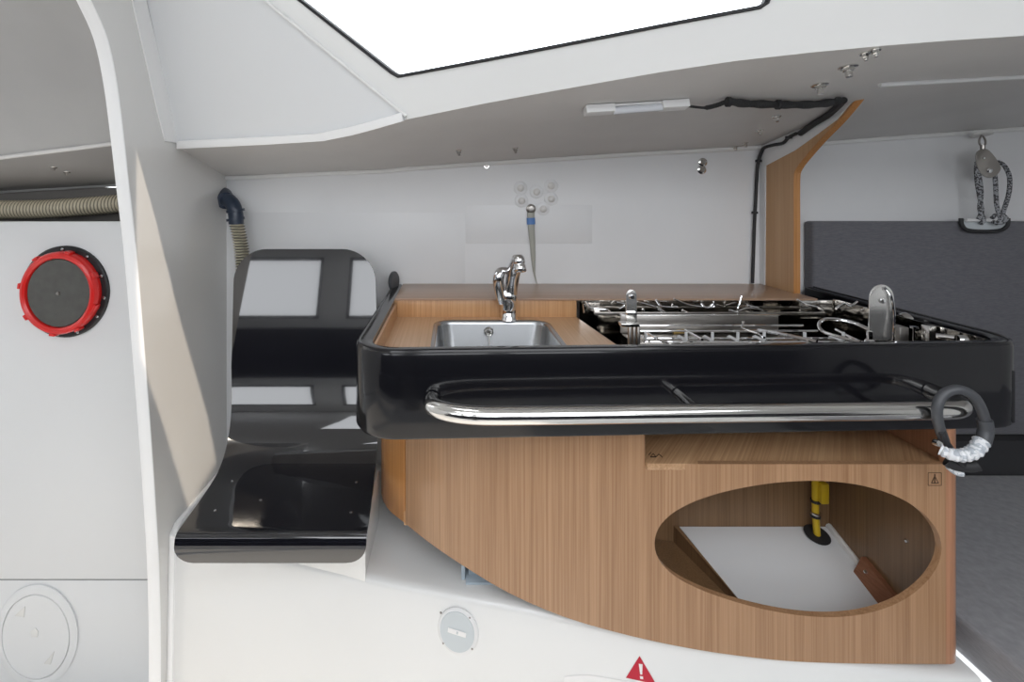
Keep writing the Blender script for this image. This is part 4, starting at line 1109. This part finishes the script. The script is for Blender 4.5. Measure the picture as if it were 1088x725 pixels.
# hanging tie
tie = thing('hanging_tie', 'tapering grey tie with blue tape hanging from a bolt above the faucet', 'tie', P(566, 300, 1.745))
p = P(564, 222, 1.749)
b_ = new(); lathe(b_, [(0, 0), (.017, 0), (.017, .003), (.010, .006), (.010, .012), (0, .013)], p, (0, -1, 0), 20); obj('steel_bolt', b_, 'dsteel', tie)
b_ = new(); tube(b_, spline([P(564, 226, 1.742), P(564.5, 240, 1.742), P(566, 262, 1.744), P(567, 282, 1.745), P(568, 292, 1.745), P(570.5, 302, 1.745)], 4), [.013, .013, .0128, .0125, .012, .011, .0105, .010, .009, .0085, .008, .007, .006, .0052, .0045, .0035, .003, .0025, .002, .0015, .001], 12, sx=.5, up0=V((1, 0, 0))); obj('tapered_tail', b_, 'strap', tie)
b_ = new(); tube(b_, [P(564, 231.5, 1.742), P(564.3, 238.5, 1.742)], .0145, 14, sx=.55, up0=V((1, 0, 0))); obj('blue_band', b_, 'bluetape', tie)

# ================================================================== LINER FITTINGS
h, nn_ = hit(487, 670, 'liner', .0)
vc = thing('deck_vent', 'round pale grey cap with white slot on the liner below the cabinet', 'cap', h)
Rv = 24 * h.y / F
xd = V((1, 0, 0)); z_ = nn_; x_ = (xd - z_ * xd.dot(z_)).normalized(); y_ = z_.cross(x_)
b_ = new(); lathe(b_, [(0, 0), (Rv, 0), (Rv, .003), (Rv - .003, .005), (Rv - .006, .005), (0, .0052)], h, nn_, 40, sx=.92, xdir=xd); obj('cap_flange', b_, 'white_pl', vc)
b_ = new(); lathe(b_, [(Rv - .007, .004), (Rv - .008, .0065), (0, .007)], h - x_ * .002, nn_, 40, sx=.9, xdir=xd); obj('grey_disc', b_, 'grey_pl', vc)
b_ = new(); o_ = h + nn_ * .0072
def tilt(u, v): return o_ + x_ * (u * math.cos(-.12) - v * math.sin(-.12)) + y_ * (u * math.sin(-.12) + v * math.cos(-.12))
sgn = 1 if y_.z > 0 else -1
prism(b_, [tilt(-.024, -.0055), tilt(.020, -.0055), tilt(.020, .0055), tilt(-.024, .0055)], nn_ * .001, .0003); sl = obj('white_slot', b_, 'swhite', vc)
b_ = new(); prism(b_, [tilt(-.003, -.003), tilt(.001, -.003), tilt(.001, .003), tilt(-.003, .003)], nn_ * .0015, .0002); obj('slot_mark', b_, 'grey_pl', sl)
for x, y in ((469, 650), (499.5, 655), (471.5, 682), (502, 688)):
    hh, n2 = hit(x, y, 'liner', .0045); b_ = new(); lathe(b_, [(0, 0), (.0028, 0), (.002, .0015), (0, .002)], hh, n2, 10); obj('cap_screw', b_, 'dsteel', vc)
def on_l(x, y, o_=.0008): return hit(x, y, 'liner', o_)[0]
# warning sticker
ws = thing('warning_sticker', 'red triangular warning sticker with white exclamation mark on the liner', 'sticker', on_l(680, 712))
nl_ = hit(680, 712, 'liner')[1]
b_ = new(); prism(b_, [on_l(679.5, 697), on_l(665, 720), on_l(697, 727)], nl_ * .0004); obj('red_triangle', b_, 'sred', ws)
b_ = new(); prism(b_, [on_l(678.5, 705, .0014), on_l(682.5, 705.5, .0014), on_l(682.2, 716.5, .0014), on_l(680, 716.2, .0014)], nl_ * .0003); prism(b_, [on_l(679.7, 718, .0014), on_l(683, 718.5, .0014), on_l(683.3, 721.3, .0014), on_l(680, 721, .0014)], nl_ * .0003); obj('exclamation_mark', b_, 'swhite', ws)
b_ = new(); prism(b_, [on_l(600, 719), on_l(612, 717.3), on_l(625, 717), on_l(668, 724), on_l(697, 731), on_l(690, 760), on_l(596, 740)], nl_ * .0003)
tag(obj('white_label', b_, 'swhite'), 'white rounded label cut off by the bottom edge beside the red triangle', 'label')
# blue-grey bracket box behind the cabinet's lower edge
bb = V((.045, 1.235, ZL))
bx = thing('tray', 'translucent blue-grey plastic tray tucked under the curved cabinet edge', 'tray', bb)
b_ = new(); box(b_, .034, .125, 1.21, 1.29, ZL + .0005, ZL + .006, .001); obj('base_flange', b_, 'blue_pl', bx)
b_ = new(); box(b_, .024, .033, 1.225, 1.29, ZL + .001, ZL + .07, .001); box(b_, .042, .118, 1.235, 1.239, ZL + .007, ZL + .07, .001); obj('tray_wall', b_, 'blue_pl', bx)

# ================================================================== LIGHT, CAMERA
w = bpy.data.worlds.new('sky'); S.world = w; w.use_nodes = True
bg = w.node_tree.nodes['Background']; bg.inputs['Color'].default_value = (.93, .96, 1.0, 1); bg.inputs['Strength'].default_value = 5.0
def area(name, loc, rot, sx, sy, e, portal=False):
    l = bpy.data.lights.new(name, 'AREA'); l.shape = 'RECTANGLE'; l.size = sx; l.size_y = sy; l.energy = e
    if portal: l.cycles.is_portal = True
    o = bpy.data.objects.new(name, l); COL.objects.link(o); o.location = loc; o.rotation_euler = rot; return o
for i, (x0, x1, y0, y1) in enumerate(hatches):
    area('hatch_daylight', ((x0 + x1) / 2, (y0 + y1) / 2, roof_z + .01), (0, 0, 0), x1 - x0, y1 - y0, 1, True)
for x0, x1 in ((-2.3, -1.3), (-1.0, .4), (.6, 1.4)):
    area('window_daylight', ((x0 + x1) / 2, -1.76, ZC + .27), (PI / 2, 0, 0), x1 - x0, .58, 1, True)

sl_ = bpy.data.lights.new('sun', 'SUN'); sl_.energy = 4.0; sl_.angle = math.radians(.6); sl_.color = (1.0, .86, .70)
so = bpy.data.objects.new('sun', sl_); COL.objects.link(so); so.rotation_euler = SUN.to_track_quat('Z', 'Y').to_euler(); so.location = SUN * 4
cd = bpy.data.cameras.new('camera'); cam = bpy.data.objects.new('camera', cd); COL.objects.link(cam)
cam.location = (0, 0, ZC); cam.rotation_euler = (PI / 2, 0, 0)
cd.sensor_fit = 'HORIZONTAL'; cd.sensor_width = 36; cd.lens = F / 1088 * 36
cd.shift_x = (544 - CX) / 1088; cd.shift_y = -(362.5 - CY) / 1088; cd.clip_start = .02
S.camera = cam
vs_ = S.view_settings; vs_.view_transform = 'Standard'; vs_.look = 'None'; vs_.gamma = 1; vs_.use_curve_mapping = False
vs_.exposure = 0.0
